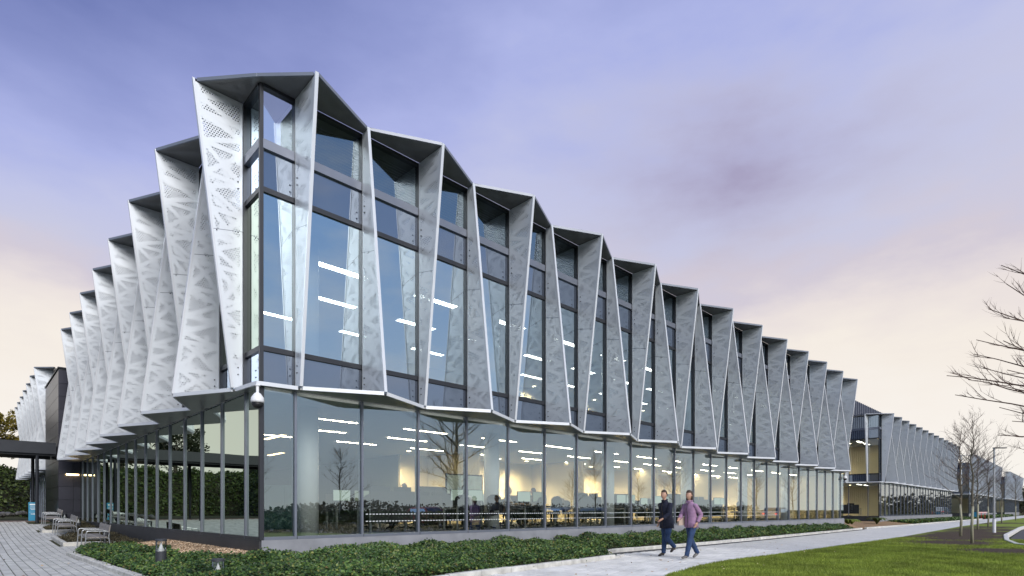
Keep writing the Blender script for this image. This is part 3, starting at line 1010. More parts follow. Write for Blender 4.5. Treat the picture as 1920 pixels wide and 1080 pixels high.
# small raised beds behind the benches
def small_bed(y0, y1, seed):
    x0, x1 = -1.85, -.05
    kerb_line('kerb', [(x0, y1), (x0, y0), (x1, y0)], .13, .12, ramp, .8, side=1)
    b = MB()
    za, zb = float(ramp(y0)) + .05, float(ramp(y1)) + .05
    b.add([(x0 + .1, y0 + .1, za), (x1, y0 + .1, za + .08), (x1, y1, zb + .08), (x0 + .1, y1, zb)], [(0, 1, 2, 3)])
    tag(at_local(b.build('planting_bed', M['soil'])), kind='structure')
    n = 2600
    x = rng.uniform(x0 + .15, x1 - .05, n); y = rng.uniform(y0 + .15, y1, n)
    P = np.stack([x, y, ramp(y) + .06 + rng.uniform(0, .20, n) * np.clip((x - x0) / .5, .2, 1)], 1)
    Nn = rng.normal(size=(n, 3)) + np.array([0, 0, .3])
    o = at_local(link('undergrowth', leaves_mesh('undergrowth', P, Nn, rng.uniform(.05, .16, n), M['dry_grass'], .1, .22)))
    tag(o, 'low dark withered plants in the small kerbed bed', 'undergrowth', kind='stuff')


small_bed(12.0, 15.6, 1)
small_bed(19.0, 20.7, 2)
small_bed(24.0, 24.25, 3) if False else None
# strip between bench pads and the glass
b = MB()
yy = np.linspace(8.46, 24.2, 30)
for i, y in enumerate(yy):
    z = float(ramp(y)) + .03
    b.v += [(-1.0, y, z - .03), (-.02, y, z + .10)]
    if i:
        a = 2 * (i - 1); b.f.append((a, a + 1, a + 3, a + 2)); b.m.append(0)
tag(at_local(b.build('planting_strip', M['soil'])), kind='structure')
n = 6000
x = rng.uniform(-.85, -.06, n); y = rng.uniform(9.0, 24.1, n)
P = np.stack([x, y, ramp(y) + .06 + rng.uniform(0, .22, n)], 1)
tag(at_local(link('undergrowth', leaves_mesh('undergrowth', P, rng.normal(size=(n, 3)) + np.array([0, 0, .3]), rng.uniform(.05, .16, n), M['dry_grass'], .1, .22))),
    'withered plants in a narrow strip between benches and glass', 'undergrowth', kind='stuff')

# ------------------------------------------------------------------ the office building
Z_BASE, Z_G = .66, 3.62
Z_TOP = 9.56
P_BIG, P_SMALL = .90, .20
FZ0, FZ1 = 3.72, 9.54


def side_T(side):
    return (lambda s, p, z: (s, -p, z)) if side == 'R' else (lambda s, p, z: (-p, s, z))


def inset_tri(mb, pts, margin, to3, solid, perf):
    a, b_, c = [Vector(p) for p in pts]
    la, lb, lc = (b_ - c).length, (c - a).length, (a - b_).length
    per = la + lb + lc
    area = abs((b_ - a).x * (c - a).y - (b_ - a).y * (c - a).x) / 2
    if per < 1e-6 or area < 1e-6:
        return
    r = 2 * area / per
    inc = (a * la + b_ * lb + c * lc) / per
    if r < margin * 1.5:
        mb.add([to3(p) for p in (a, b_, c)], [(0, 1, 2)], solid)
        return
    k = 1 - margin / r
    ins = [inc + (p - inc) * k for p in (a, b_, c)]
    mb.add([to3(p) for p in (a, b_, c)] + [to3(p) for p in ins], [(3, 4, 5)], perf)
    o = len(mb.v) - 6
    for i in range(3):
        j = (i + 1) % 3
        mb.f.append((o + i, o + j, o + 3 + j, o + 3 + i)); mb.m.append(solid)


def fin_meshes(side, p_top, p_bot, seed):
    T = side_T(side)
    rnd = random.Random(seed)
    mb = MB()
    h = FZ1 - FZ0
    pz = lambda z: p_bot + (p_top - p_bot) * (z - FZ0) / h
    rows = [0, .55, 1.15, 1.7, 2.35, 2.95, 3.5, 4.15, 4.75, 5.3, h]
    layout = []
    for i in range(len(rows) - 1):
        z0, z1 = FZ0 + rows[i], FZ0 + rows[i + 1]
        a0, a1 = .015, .015
        b0, b1 = pz(z0) - .012, pz(z1) - .012
        A, B, Cc, D = Vector((a0, z0)), Vector((b0, z0)), Vector((b1, z1)), Vector((a1, z1))
        kind = rnd.choice('XXXAB') if i > 1 else 'X'
        if kind == 'X':
            m_ = (A + B + Cc + D) / 4 + Vector((rnd.uniform(-.1, .1) * (b0 + b1) / 2, rnd.uniform(-.12, .12)))
            layout += [(A, B, m_), (B, Cc, m_), (Cc, D, m_), (D, A, m_)]
        elif kind == 'A':
            e = A.lerp(D, rnd.uniform(.35, .65))
            layout += [(A, B, e), (B, Cc, e), (Cc, D, e)]
        else:
            e = B.lerp(Cc, rnd.uniform(.35, .65))
            layout += [(A, B, e), (A, e, D), (D, e, Cc)]
    for sg in (-.028, .028):
        for tri in layout:
            inset_tri(mb, tri, .048, lambda p: T(sg, p.x, p.y), 0, 1)
    # rim of the fin: bottom, top and outer edge, a hair proud of the skins
    for (p0, z0, p1, z1) in ((0, FZ0, pz(FZ0), FZ0), (0, FZ1, pz(FZ1), FZ1), (.0, FZ0, 0, FZ1)):
        mb.add([T(-.028, p0, z0), T(.028, p0, z0), T(.028, p1, z1), T(-.028, p1, z1)], [(0, 1, 2, 3)], 0)
    fin = mb.mesh('fin', [M['fin'], M['perf']])
    tr = MB()
    w = .034
    a0, a1 = pz(FZ0) - .012, pz(FZ1) - .012
    b0, b1 = pz(FZ0) + .03, pz(FZ1) + .03
    tr.hexa([T(-w, a0, FZ0), T(w, a0, FZ0), T(w, b0, FZ0), T(-w, b0, FZ0),
             T(-w, a1, FZ1 + .055), T(w, a1, FZ1 + .055), T(w, b1, FZ1 + .055), T(-w, b1, FZ1 + .055)])
    trim = tr.mesh('edge_trim', M['trim'])
    bo = MB()
    for z in (FZ0 + .28, FZ0 + .42, FZ0 + 4.05, FZ0 + 4.19):
        for sg in (-1, 1):
            q = [T(sg * .028, .10 + .014 * math.cos(a), z + .014 * math.sin(a)) for a in np.arange(6) * math.pi / 3]
            q2 = [T(sg * .045, .10 + .014 * math.cos(a), z + .014 * math.sin(a)) for a in np.arange(6) * math.pi / 3]
            bo.add(q + q2, [tuple(range(6, 12))] + [(i, (i + 1) % 6, 6 + (i + 1) % 6, 6 + i) for i in range(6)])
    bolts = bo.mesh('bolts', M['mull_dark'])
    # joint of the two sheets the fin is made of
    jn = MB()
    zj = FZ0 + 3.2
    jn.hexa([T(-.0295, 0.0, zj), T(.0295, 0.0, zj), T(.0295, pz(zj) - .013, zj - .12), T(-.0295, pz(zj) - .013, zj - .12),
             T(-.0295, 0.0, zj + .012), T(.0295, 0.0, zj + .012), T(.0295, pz(zj) - .013, zj - .108), T(-.0295, pz(zj) - .013, zj - .108)])
    joint = jn.mesh('sheet_joint', M['mull'])
    return fin, trim, bolts, joint


FIN = {}
for sd in 'RL':
    FIN[sd, 0] = fin_meshes(sd, P_BIG, P_SMALL, 11)
    FIN[sd, 1] = fin_meshes(sd, P_SMALL, P_BIG, 5)
_cache = {}


def shared(key, fn):
    if key not in _cache:
        _cache[key] = fn()
    return _cache[key]


def canopy_mesh(side, w, pa, pb, first=False):
    """one roof bay: thin slab from wall to the folded outer edge, underside partly punched"""
    def mk():
        T = side_T(side); mb = MB()
        z0, z1 = Z_TOP - .005, Z_TOP + .05
        a = Vector((-pa if first else 0.0, pa)) if False else Vector((0, pa))
        pts = [Vector((0, 0)), Vector((w, 0)), Vector((w, pb)), Vector((0, pa))]
        if first:
            pts[3] = Vector((-pa, pa))
        cen = pts[0].lerp(pts[1], .5)
        lo = lambda p: T(p.x, p.y, z0)
        for tri in ((pts[0], cen, pts[3]), (cen, pts[2], pts[3]), (cen, pts[1], pts[2])):
            inset_tri(mb, tri, .06, lo, 0, 1)
        o = [T(p.x, p.y, z1) for p in pts]; u = [T(p.x, p.y, z0) for p in pts]
        mb.add(o, [(0, 1, 2, 3)], 0)
        return mb.mesh('canopy_panel', [M['canopy'], M['perf_flat']])
    return shared(('can', side, round(w, 3), round(pa, 3), round(pb, 3), first), mk)


def edge_mesh(side, w, pa, pb, z0, z1, first=False, name='fascia', th=.03):
    def mk():
        T = side_T(side); mb = MB()
        xa = -pa if first else .035
        wb = w - .035
        mb.hexa([T(xa, pa - th, z0), T(wb, pb - th, z0), T(wb, pb + .012, z0), T(xa, pa + .012, z0),
                 T(xa, pa - th, z1), T(wb, pb - th, z1), T(wb, pb + .012, z1), T(xa, pa + .012, z1)])
        return mb.mesh('fascia', M['cap'] if name == 'fascia' else M['trim'])
    return shared((name, side, round(w, 3), round(pa, 3), round(pb, 3), z0, first), mk)


def soffit_mesh(side, w, pa, pb, first=False):
    def mk():
        T = side_T(side); mb = MB()
        z0, z1 = 3.655, 3.70
        pts = [(0, -.02), (w - .004, -.02), (w - .004, pb - .035), (0, pa - .035)]
        if first:
            pts[3] = (-pa, pa - .035); pts[0] = (.0, 0)
        mb.hexa([T(x, p, z0) for x, p in pts] + [T(x, p, z1) for x, p in pts])
        return mb.mesh('soffit_panel', M['soffit'])
    return shared(('sof', side, round(w, 3), round(pa, 3), round(pb, 3), first), mk)


def box_mesh(key, side, s0, s1, p0, p1, z0, z1, mat, name):
    def mk():
        T = side_T(side); mb = MB()
        mb.hexa([T(s0, p0, z0), T(s1, p0, z0), T(s1, p1, z0), T(s0, p1, z0),
                 T(s0, p0, z1), T(s1, p0, z1), T(s1, p1, z1), T(s0, p1, z1)])
        return mb.mesh(name, mat)
    return shared((key, side, round(s0, 3), round(s1, 3), p0, p1, z0, z1, mat.name), mk)


def pane_mesh(side, w, z0, z1, mat, p=-.02):
    def mk():
        T = side_T(side); mb = MB()
        mb.add([T(.028, p, z0), T(w - .028, p, z0), T(w - .028, p, z1), T(.028, p, z1)], [(0, 1, 2, 3)])
        return mb.mesh('glass_pane', mat)
    return shared(('pane', side, round(w, 3), z0, z1, mat.name, p), mk)


def louvre_mesh(side, w, wing=False):
    def mk():
        T = side_T(side); mb = MB()
        z = 8.52
        while z < 9.48:
            mb.hexa([T(.02, -.34, z + .028), T(w - .0, -.34, z + .028), T(w - .0, -.27, z), T(.02, -.27, z),
                     T(.02, -.34, z + .036), T(w - .0, -.34, z + .036), T(w - .0, -.27, z + .008), T(.02, -.27, z + .008)])
            z += .066
        return mb.mesh('louvre_blades', M['louvre'])
    return shared(('lou', side, round(w, 3)), mk)


def dots_mesh(side, w):
    def mk():
        T = side_T(side); mb = MB()
        for z in (.99, 1.15):
            s = .10
            while s < w - .1:
                mb.hexa([T(s, -.014, z), T(s + .05, -.014, z), T(s + .05, -.012, z), T(s, -.012, z),
                         T(s, -.014, z + .016), T(s + .05, -.014, z + .016), T(s + .05, -.012, z + .016), T(s, -.012, z + .016)])
                s += .085
        return mb.mesh('safety_dots', M['paint_white'])
    return shared(('dots', side, round(w, 3)), mk)


def facade(root, side, s0, n, detail, louvre_from=0, louvre_to=0, has_corner=True):
    T = side_T(side)
    L = 2 * s0 + 1.5 * (n - 1)
    posts = [s0 + 1.5 * i for i in range(n)]
    proj = [(P_BIG, P_SMALL) if i % 2 == 0 else (P_SMALL, P_BIG) for i in range(n)]
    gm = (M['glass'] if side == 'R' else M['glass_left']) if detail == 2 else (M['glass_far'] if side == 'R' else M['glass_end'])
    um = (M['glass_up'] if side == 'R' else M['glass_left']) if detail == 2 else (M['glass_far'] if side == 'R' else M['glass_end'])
    for i, s in enumerate(posts):
        fin, trim, bolts, joint = FIN[side, i % 2]
        o = link('fin', fin, root, T(s, .055, 0))
        link('edge_trim', trim, o)
        if detail == 2:
            tag(link('bolts', bolts, o), kind='stuff')
            link('sheet_joint', joint, o)
        if detail:
            link('mullion', box_mesh('mu', side, -.03, .03, -.10, .05, 3.71, Z_TOP - .01, M['mull_dark'], 'mullion'), root, T(s, 0, 0))
        link('mullion', box_mesh('mg', side, -.024, .024, -.12, .018, Z_BASE, 3.65, M['mull'], 'mullion'), root, T(s, 0, 0))
    cuts = [0.0] + posts + [L]
    pt = [.12] + [p[0] for p in proj] + [.12]
    pb = [.12] + [p[1] for p in proj] + [.12]
    for k in range(len(cuts) - 1):
        a, w = cuts[k], cuts[k + 1] - cuts[k]
        first = k == 0 and has_corner
        loc = T(a, 0, 0)
        c = link('canopy_panel', canopy_mesh(side, w, pt[k], pt[k + 1], first), root, T(a, .055, 0) if not first else T(a, .0, 0))
        link('fascia', edge_mesh(side, w, pt[k], pt[k + 1], Z_TOP - .01, Z_TOP + .055, first), c)
        s_ = link('soffit_panel', soffit_mesh(side, w, pb[k], pb[k + 1], first), root, T(a, .055, 0) if not first else T(a, .0, 0))
        link('fascia', edge_mesh(side, w, pb[k], pb[k + 1], 3.65, 3.725, first, 'fascia_low'), s_)
        link('glass_pane', pane_mesh(side, w, .72, 3.652, gm), root, loc)
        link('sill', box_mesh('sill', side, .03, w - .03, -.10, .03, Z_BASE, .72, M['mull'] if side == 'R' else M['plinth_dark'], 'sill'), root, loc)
        if detail:
            link('glass_pane', pane_mesh(side, w, 4.46, 7.46, um), root, loc)
            link('spandrel_pane', pane_mesh(side, w, 3.71, 4.36, M['span']), root, loc)
            link('spandrel_pane', pane_mesh(side, w, 7.56, 8.30, M['span']), root, loc)
            link('glass_pane', pane_mesh(side, w, 8.48, 9.50, M['glass']), root, loc)
            for z0, z1, d in ((4.36, 4.46, .02), (7.46, 7.56, .02), (8.30, 8.48, .04), (9.49, 9.551, .05)):
                link('transom', box_mesh('tr', side, .03, w - .03, -.08, d, z0, z1, M['mull'] if 8 < z0 < 9 else M['mull_dark'], 'transom'), root, loc)
            if louvre_from <= k < louvre_to:
                tag(link('louvre_blades', louvre_mesh(side, w), root, loc), kind='stuff')
            if detail == 2 and side == 'R' and 2 <= k < 18:
                tag(link('safety_dots', dots_mesh(side, w), root, loc), kind='stuff')
    if detail == 0:
        mb = MB()
        mb.hexa([T(0.03, -.10, 3.71), T(L, -.10, 3.71), T(L, -.02, 3.71), T(0.03, -.02, 3.71),
                 T(0.03, -.10, 8.5), T(L, -.10, 8.5), T(L, -.02, 8.5), T(0.03, -.02, 8.5)])
        mb.build('glazing_strip', M['span'], root)
    # plinth under the glass
    mb = MB()
    mb.hexa([T(0.0, -.3, -.15), T(L, -.3, -.15), T(L, .035, -.15), T(0.0, .035, -.15),
             T(0.0, -.3, Z_BASE - .002), T(L, -.3, Z_BASE - .002), T(L, .035, Z_BASE - .002), T(0.0, .035, Z_BASE - .002)])
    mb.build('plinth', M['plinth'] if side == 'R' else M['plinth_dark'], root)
    return L


def box_part(root, name, x0, x1, y0, y1, z0, z1, mat):
    mb = MB(); mb.box(x0, x1, y0, y1, z0, z1)
    return mb.build(name, mat, root)


def ceiling_light(root, x, y, z, lx, ly, mat):
    me = shared(('cl', lx, ly, mat.name), lambda: _strip(lx, ly, mat))
    return link('ceiling_light', me, root, (x, y, z))


def _strip(lx, ly, mat):
    mb = MB()
    mb.box(-lx / 2, lx / 2, -ly / 2, ly / 2, -.012, .0, 0)
    e = .012
    mb.box(-lx / 2 - e, lx / 2 + e, -ly / 2 - e, -ly / 2, -.016, .0, 1)
    mb.box(-lx / 2 - e, lx / 2 + e, ly / 2, ly / 2 + e, -.016, .0, 1)
    return mb.mesh('ceiling_light', [mat, M['white_paint']])


def downlight(root, x, y, z, energy):
    """recessed lamp washing the wall behind it: its lens glows and throws the light"""
    mb = MB()
    mb.lathe([(.0, -.01), (.09, -.01), (.09, .0), (.0, .0)], 12)
    o = mb.build('downlight', M['lamp_glow'], root, loc=(x, y, z))
    ld = shared(('dl', energy), lambda: _spot(energy))
    lo = bpy.data.objects.new('downlight_lamp', ld)
    COL.objects.link(lo)
    lo.parent = o
    lo.location = (0, 0, -.05)
    lo.rotation_euler = (R(14), 0, 0)
    return o


def _spot(e):
    d = bpy.data.lights.new('downlight_lamp', 'SPOT')
    d.energy = e; d.color = (1.0, 0.82, 0.54); d.spot_size = R(140); d.spot_blend = 1.0; d.shadow_soft_size = .08
    return d


def office(name, x, y, nR, nL, detail, label, sR=.6807, sL=.8415, depth=9.0, lights=True, only_left=False, group=None):
    root = empty(name, W(x, y), ROT)
    tag(root, label, 'office building', group)
    LR = 2 * sR + 1.5 * (nR - 1)
    LL = 2 * sL + 1.5 * (nL - 1)
    if not only_left:
        facade(root, 'R', sR, nR, detail, 1 if detail == 2 else 3, 19 if detail == 2 else 0)
    facade(root, 'L', sL, nL, detail, 3, 10 if detail == 2 else 0, has_corner=not only_left)
    # corner posts
    if not only_left:
        box_part(root, 'corner_post', -.03, .05, -.03, .05, Z_BASE, 3.65, M['mull_dark'])
        box_part(root, 'corner_post', -.03, .04, -.03, .04, 3.71, 9.55, M['mull_dark'])
    i = .12
    if only_left:
        LR = 14
    box_part(root, 'floor_slab', i, LR - .05, i, LL - .05, .45, Z_BASE, M['carpet'])
    box_part(root, 'floor_slab', i, LR - .05, i, LL - .05, 3.60, 4.44, M['ceil'])
    box_part(root, 'upper_floor', i + .02, LR - .07, i + .02, LL - .07, 4.441, 4.46, M['carpet'])
    box_part(root, 'roof', i, LR - .05, i, LL - .05, 7.52, 8.44, M['ceil'])
    # inner walls
    if not only_left:
        box_part(root, 'inner_wall', depth, LR - .05, depth, depth + .15, .665, 3.595, M['cream'])
        box_part(root, 'inner_wall', depth, LR - .05, depth, depth + .15, 4.465, 7.515, M['cream'])
        box_part(root, 'end_wall', LR - .25, LR - .06, .3, depth, .665, 3.595, M['cream'])
        box_part(root, 'end_wall', LR - .25, LR - .06, .3, depth, 4.465, 7.515, M['cream'])
    if LL > depth:
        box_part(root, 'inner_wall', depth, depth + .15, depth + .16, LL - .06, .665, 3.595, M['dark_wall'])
        box_part(root, 'inner_wall', depth, depth + .15, depth + .16, LL - .06, 4.465, 7.515, M['cream'])
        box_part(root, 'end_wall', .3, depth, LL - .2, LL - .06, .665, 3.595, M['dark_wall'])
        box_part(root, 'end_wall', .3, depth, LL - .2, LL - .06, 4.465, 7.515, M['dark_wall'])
    return root, LR, LL


near, LR, LL = office('office_building', 0, 0, 25, 16, 2, 'long glazed office building with folded white perforated fins, at the front corner')
# columns inside
for (x, y) in ((1.55, 1.35), (7.5, 1.6), (13.5, 1.6), (19.5, 1.6), (25.5, 1.6), (31.5, 1.6), (1.6, 9.5), (1.6, 16)):
    mb = MB(); mb.lathe([(.24, .662), (.24, 3.598)], 20)
    mb.build('column', M['column'], near, smooth=True, loc=(x, y, 0))
    mb = MB(); mb.lathe([(.24, 4.462), (.24, 7.518)], 20)
    mb.build('column', M['column'], near, smooth=True, loc=(x, y, 0))
box_part(near, 'dark_backing', .72, 29.0, .75, .85, 8.45, 9.54, M['mull_dark'])  # dark wall added behind the louvres so no sky shows through them
box_part(near, 'sky_stop_deck', .72, 29.0, .10, .85, 9.541, 9.554, M['mull_dark'])  # dark ledge added to close off the sky above and keep the louvres shaded
# ceiling lights
for iy, y in enumerate((2.5, 4.5, 6.6)):
    for ix in range(12):
        xx = 2.7 + ix * 3.0 + (iy % 2) * .7
        if xx < LR - 1:
            ceiling_light(near, xx, y, 3.598, 1.5, .13, M['strip'])
for iy, y in enumerate((2.4, 4.6, 7.0)):
    for ix in range(12):
        xx = 3.0 + ix * 3.0 + (iy % 2) * .8
        if xx < LR - 1:
            ceiling_light(near, xx, y, 7.518, 1.45, .26, M['strip_up'])
for y in (11.5, 15.5, 19.5):
    ceiling_light(near, 2.6, y, 3.598, .14, 1.6, M['strip_warm'])
    ceiling_light(near, 5.2, y + 1, 3.598, .14, 1.6, M['strip_warm'])
ceiling_light(near, 3.0, 7.0, 3.598, .14, 1.6, M['strip_warm'])
for x in (8.5, 11.6, 13.4, 15.2, 18.4, 20.2, 21.9, 24.8, 26.6, 28.4, 31.2, 33.2, 35.2):
    downlight(near, x, 7.6, 3.597, 800)
for x in (16.5, 21.5, 26.5, 31.5):
    downlight(near, x, 8.35, 7.517, 300)
# partitions that stand out from the back wall
for x in (10.4, 17.0, 23.6, 30.0):
    box_part(near, 'partition', x, x + .12, 5.6, 8.99, .666, 3.59, M['cream'])

second, L2, _ = office('office_building', 52.6, 1.4, 25, 6, 1, 'second finned office building beyond the gap, its lit end wall facing the path', group='office buildings in the row behind')
for k in range(4):
    ceiling_light(second, 2.2 + 2.3 * (k % 2), 2.0 + 2.6 * (k // 2), 3.598, 1.4, .16, M['strip_up'])
    ceiling_light(second, 2.2 + 2.3 * (k % 2), 2.0 + 2.6 * (k // 2), 7.518, 1.4, .26, M['strip_up'])
for (x, y) in ((2.6, 8.0), (5.5, 8.0)):
    box_part(second, 'partition', 1.5, 8, 8.3, 8.4, .67, 3.59, M['cream']) if x < 3 else None
    box_part(second, 'partition', 1.5, 8, 8.3, 8.4, 4.47, 7.51, M['cream']) if x < 3 else None
for (x, y) in ((3.0, 3.0), (6.0, 5.5)):
    downlight(second, x, y, 3.597, 500); downlight(second, x, y, 7.517, 500)
box_part(second, 'partition', 6.6, 6.7, .8, 8.2, .67, 3.59, M['cream'])
box_part(second, 'partition', 6.6, 6.7, .8, 8.2, 4.47, 7.51, M['cream'])
third, L3, _ = office('office_building', 105.2, 1.4, 25, 4, 0, 'third finned office building of the row, seen behind bare trees', group='office buildings in the row behind')
fourth, L4, _ = office('office_building', 157.8, 1.4, 25, 2, 0, 'farthest and smallest finned office building closing the row', group='office buildings in the row behind')
wing, _, LW = office('office_building', -.30, 30.9, 1, 13, 1, 'rear finned office wing beyond the dark tower and entrance canopy', only_left=True)

# dark tower between the two parts of the short facade, clad in flat panels
tower = empty('cladding_tower', W(0, 24.3), ROT)
tag(tower, 'narrow dark tower of flat metal panels where the short facade ends', 'tower')
box_part(tower, 'tower_core', -.80, 7.9, .03, 6.5, 0, 8.28, M['dark_metal'])
zr = [.5 + .64 * i for i in range(13)]
for i in range(12):
    z0, z1 = zr[i] + .008, min(zr[i + 1] - .008, 8.27)
    for (x0, x1) in ((-.81, -.25), (-.235, .35)):
        mb = MB(); mb.box(x0, x1, -.0, .028, z0, z1); mb.build('panel', M['clad'], tower)
    for k in range(9):
        mb = MB(); mb.box(-.83, -.802, .05 + k * .7, .05 + k * .7 + .685, z0, z1); mb.build('panel', M['clad'], tower)
box_part(tower, 'coping', -.86, 7.9, -.03, 6.6, 8.281, 8.34, M['dark_metal'])
# small lamp lit under the soffit by the tower
mb = MB(); mb.box(-.45, .05, -.2, -.1, 2.98, 3.05, 0); mb.box(-.47, .07, -.2, -.02, 3.052, 3.09, 1)
lamp = mb.build('wall_lamp', [M['strip_warm'], M['dark_metal']], loc=W(-.1, 24.25)); lamp.rotation_euler = (0, 0, ROT)
tag(lamp, 'glowing amber wall lamp on the dark tower under the soffit', 'lamp')

# taller dark block behind the gap, standing seam sheets
blk = empty('plant_block', W(38, 5.5), ROT)
tag(blk, 'taller grey block of standing seam metal sheets behind the gap', 'building')
box_part(blk, 'block_core', 0, 14.4, .06, 20, 0, 12.45, M['dark_metal'])
box_part(blk, 'block_core', 14.41, 39.9, .06, 20, 8.6, 12.45, M['dark_metal'])
for k in range(57):
    zb = .3 if .7 * k + .7 < 14.4 else 8.6
    mb = MB(); mb.box(.01 + k * .7, .7 * k + .66, .02, .058, zb, 12.55); mb.box(.66 + k * .7, .7 * k + .70, -.05, .058, zb, 12.58)
    mb.build('seam_panel', M['seam'], blk)
blk2 = empty('link_block', W(90.2, 5.5), ROT)
tag(blk2, 'low dark glazed link between two finned office buildings, partly lit', 'building')
box_part(blk2, 'link_core', 0, 14.9, .06, 14, 0, 9.4, M['dark_metal'])
for z0, z1 in ((.9, 3.3), (4.6, 7.2)):
    for k in range(6):
        mb = MB(); mb.box(.2 + k * 2.45, 2.4 + k * 2.45, .0, .055, z0, z1); o = mb.build('window', M['car_glass'], blk2)
        if k in (1, 3):
            m2 = MB(); m2.box(.5 + k * 2.45, 2.1 + k * 2.45, -.02, -.004, z1 - .5, z1 - .15); m2.build('lit_pane', M['strip_warm'], o)
blk3 = empty('link_block', W(142.8, 5.5), ROT)
tag(blk3, 'far dark link before the last finned office building', 'building')
box_part(blk3, 'link_core', 0, 14.9, .06, 14, 0, 9.4, M['dark_metal'])
mb = MB(); mb.box(.4, 14.4, .0, .055, .9, 3.3); mb.build('window', M['car_glass'], blk3)

# ------------------------------------------------------------------ entrance canopy
can = empty('entrance_canopy', W(0, 25.0), ROT)
tag(can, 'flat black steel entrance canopy on slim posts reaching from the dark tower', 'canopy')
box_part(can, 'roof_deck', -12.5, -.86, 0, 2.9, 4.30, 4.48, M['dark_metal'])
box_part(can, 'fascia', -12.55, -.86, -.06, -.004, 4.05, 4.62, M['dark_metal'])
box_part(can, 'fascia', -12.55, -.86, 2.904, 2.96, 4.05, 4.62, M['dark_metal'])
box_part(can, 'beam', -12.5, -.86, .10, .22, 3.96, 4.296, M['dark_metal'])
box_part(can, 'beam', -12.5, -.86, 2.6, 2.72, 3.96, 4.296, M['dark_metal'])
for x in (-1.58, -5.8, -10.0):
    for y in (.16, 2.66):
        mb = MB(); mb.tube([(x, y, .6), (x, y, 3.955)], .075, 10); mb.build('post', M['dark_metal'], can)
mb = MB(); mb.box(-3.4, -2.9, 1.2, 1.5, 4.27, 4.298); mb.build('canopy_light', M['strip_warm'], can)

# ------------------------------------------------------------------ CCTV domes
def cctv(loc, label):
    root = empty('dome_camera', loc)
    tag(root, label, 'security camera')
    mb = MB(); mb.tube([(0, 0, .0), (0, 0, -.16)], .028, 10); mb.lathe([(.05, -.02), (.05, .0)], 12); mb.build('stem', M['white_paint'], root)
    mb = MB(); mb.lathe([(.03, -.15), (.06, -.17), (.115, -.25), (.125, -.31), (.118, -.345)], 20); mb.build('housing', M['white_paint'], root, smooth=True)
    mb = MB(); mb.lathe([(.105, -.346), (.10, -.39), (.075, -.43), (.035, -.45)], 20); mb.build('dome', M['black'], root, smooth=True)


cctv(W(-.10, -.10, 3.655), 'white dome security camera hanging at the front corner of the office')
cctv(W(37.15, .12 - .25, 3.655), 'small white dome security camera hanging by the gap between buildings')

# ------------------------------------------------------------------ office furniture behind the glass
def make_desk():
    r = empty('desk')
    mb = MB(); mb.box(-.8, .8, -.4, .4, .70, .735); mb.build('desktop', M['desk'], r)
    mb = MB(); mb.box(-.78, .78, .36, .39, .25, 1.10); mb.build('privacy_screen', M['desk'], r)
    for sx in (-1, 1):
        mb = MB(); mb.box(sx * .76 - .025, sx * .76 + .025, -.36, -.31, 0, .699); mb.box(sx * .76 - .025, sx * .76 + .025, .28, .33, 0, .699)
        mb.box(sx * .76 - .025, sx * .76 + .025, -.30, .27, .62, .66)
        mb.build('leg', M['steel'], r)
    return r


def make_monitor(lit):
    r = empty('monitor')
    mb = MB(); mb.box(-.29, .29, -.02, .02, .14, .50); mb.build('casing', M['black'], r)
    mb = MB(); mb.box(-.275, .275, -.024, -.021, .155, .485); mb.build('screen', lit, r)
    mb = MB(); mb.box(-.02, .02, .022, .045, .02, .3); mb.box(-.12, .12, -.08, .1, 0, .018); mb.build('stand', M['black'], r)
    return r


def make_chair():
    r = empty('office_chair')
    mb = MB(); mb.prism([(-.22, -.22), (.22, -.22), (.25, .2), (-.25, .2)], .44, .52); mb.build('seat', M['black'], r)
    mb = MB()
    pr = []
    for i in range(9):
        a = math.pi * i / 8
        pr.append((.23 * math.cos(a), .92 + .14 * math.sin(a)))
    pts = [(.22, .58)] + pr + [(-.22, .58)]
    n = len(pts)
    mb.add([(x, -.26 - .04 * (1 - abs(x) / .3), z) for x, z in pts] + [(x, -.20 - .05 * (1 - abs(x) / .3), z) for x, z in pts],
           [tuple(range(n)), tuple(range(2 * n - 1, n - 1, -1))] + [(i, (i + 1) % n, n + (i + 1) % n, n + i) for i in range(n)])
    mb.build('backrest', M['black'], r)
    mb = MB(); mb.tube([(0, 0, .08), (0, 0, .44)], .03, 8); mb.box(-.02, .02, -.26, -.1, .47, .62)
    for k in range(5):
        a = 2 * math.pi * k / 5
        mb.tube([(0, 0, .1), (.28 * math.cos(a), .28 * math.sin(a), .05)], [.025, .018], 6)
    mb.build('base', M['black'], r)
    return r


desk0, mon0, mon1, chair0 = make_desk(), make_monitor(M['screen']), make_monitor(M['screen_dim']), make_chair()
used = {'d': 0, 'm': 0, 'n': 0, 'c': 0}


def put(proto, key, loc, rz, label, cat, group):
    if used[key] == 0:
        o = proto; o.location = loc; o.rotation_euler = (0, 0, rz)
    else:
        o = copy_tree(proto, loc, rz)
    used[key] += 1
    return tag(o, label, cat, group)


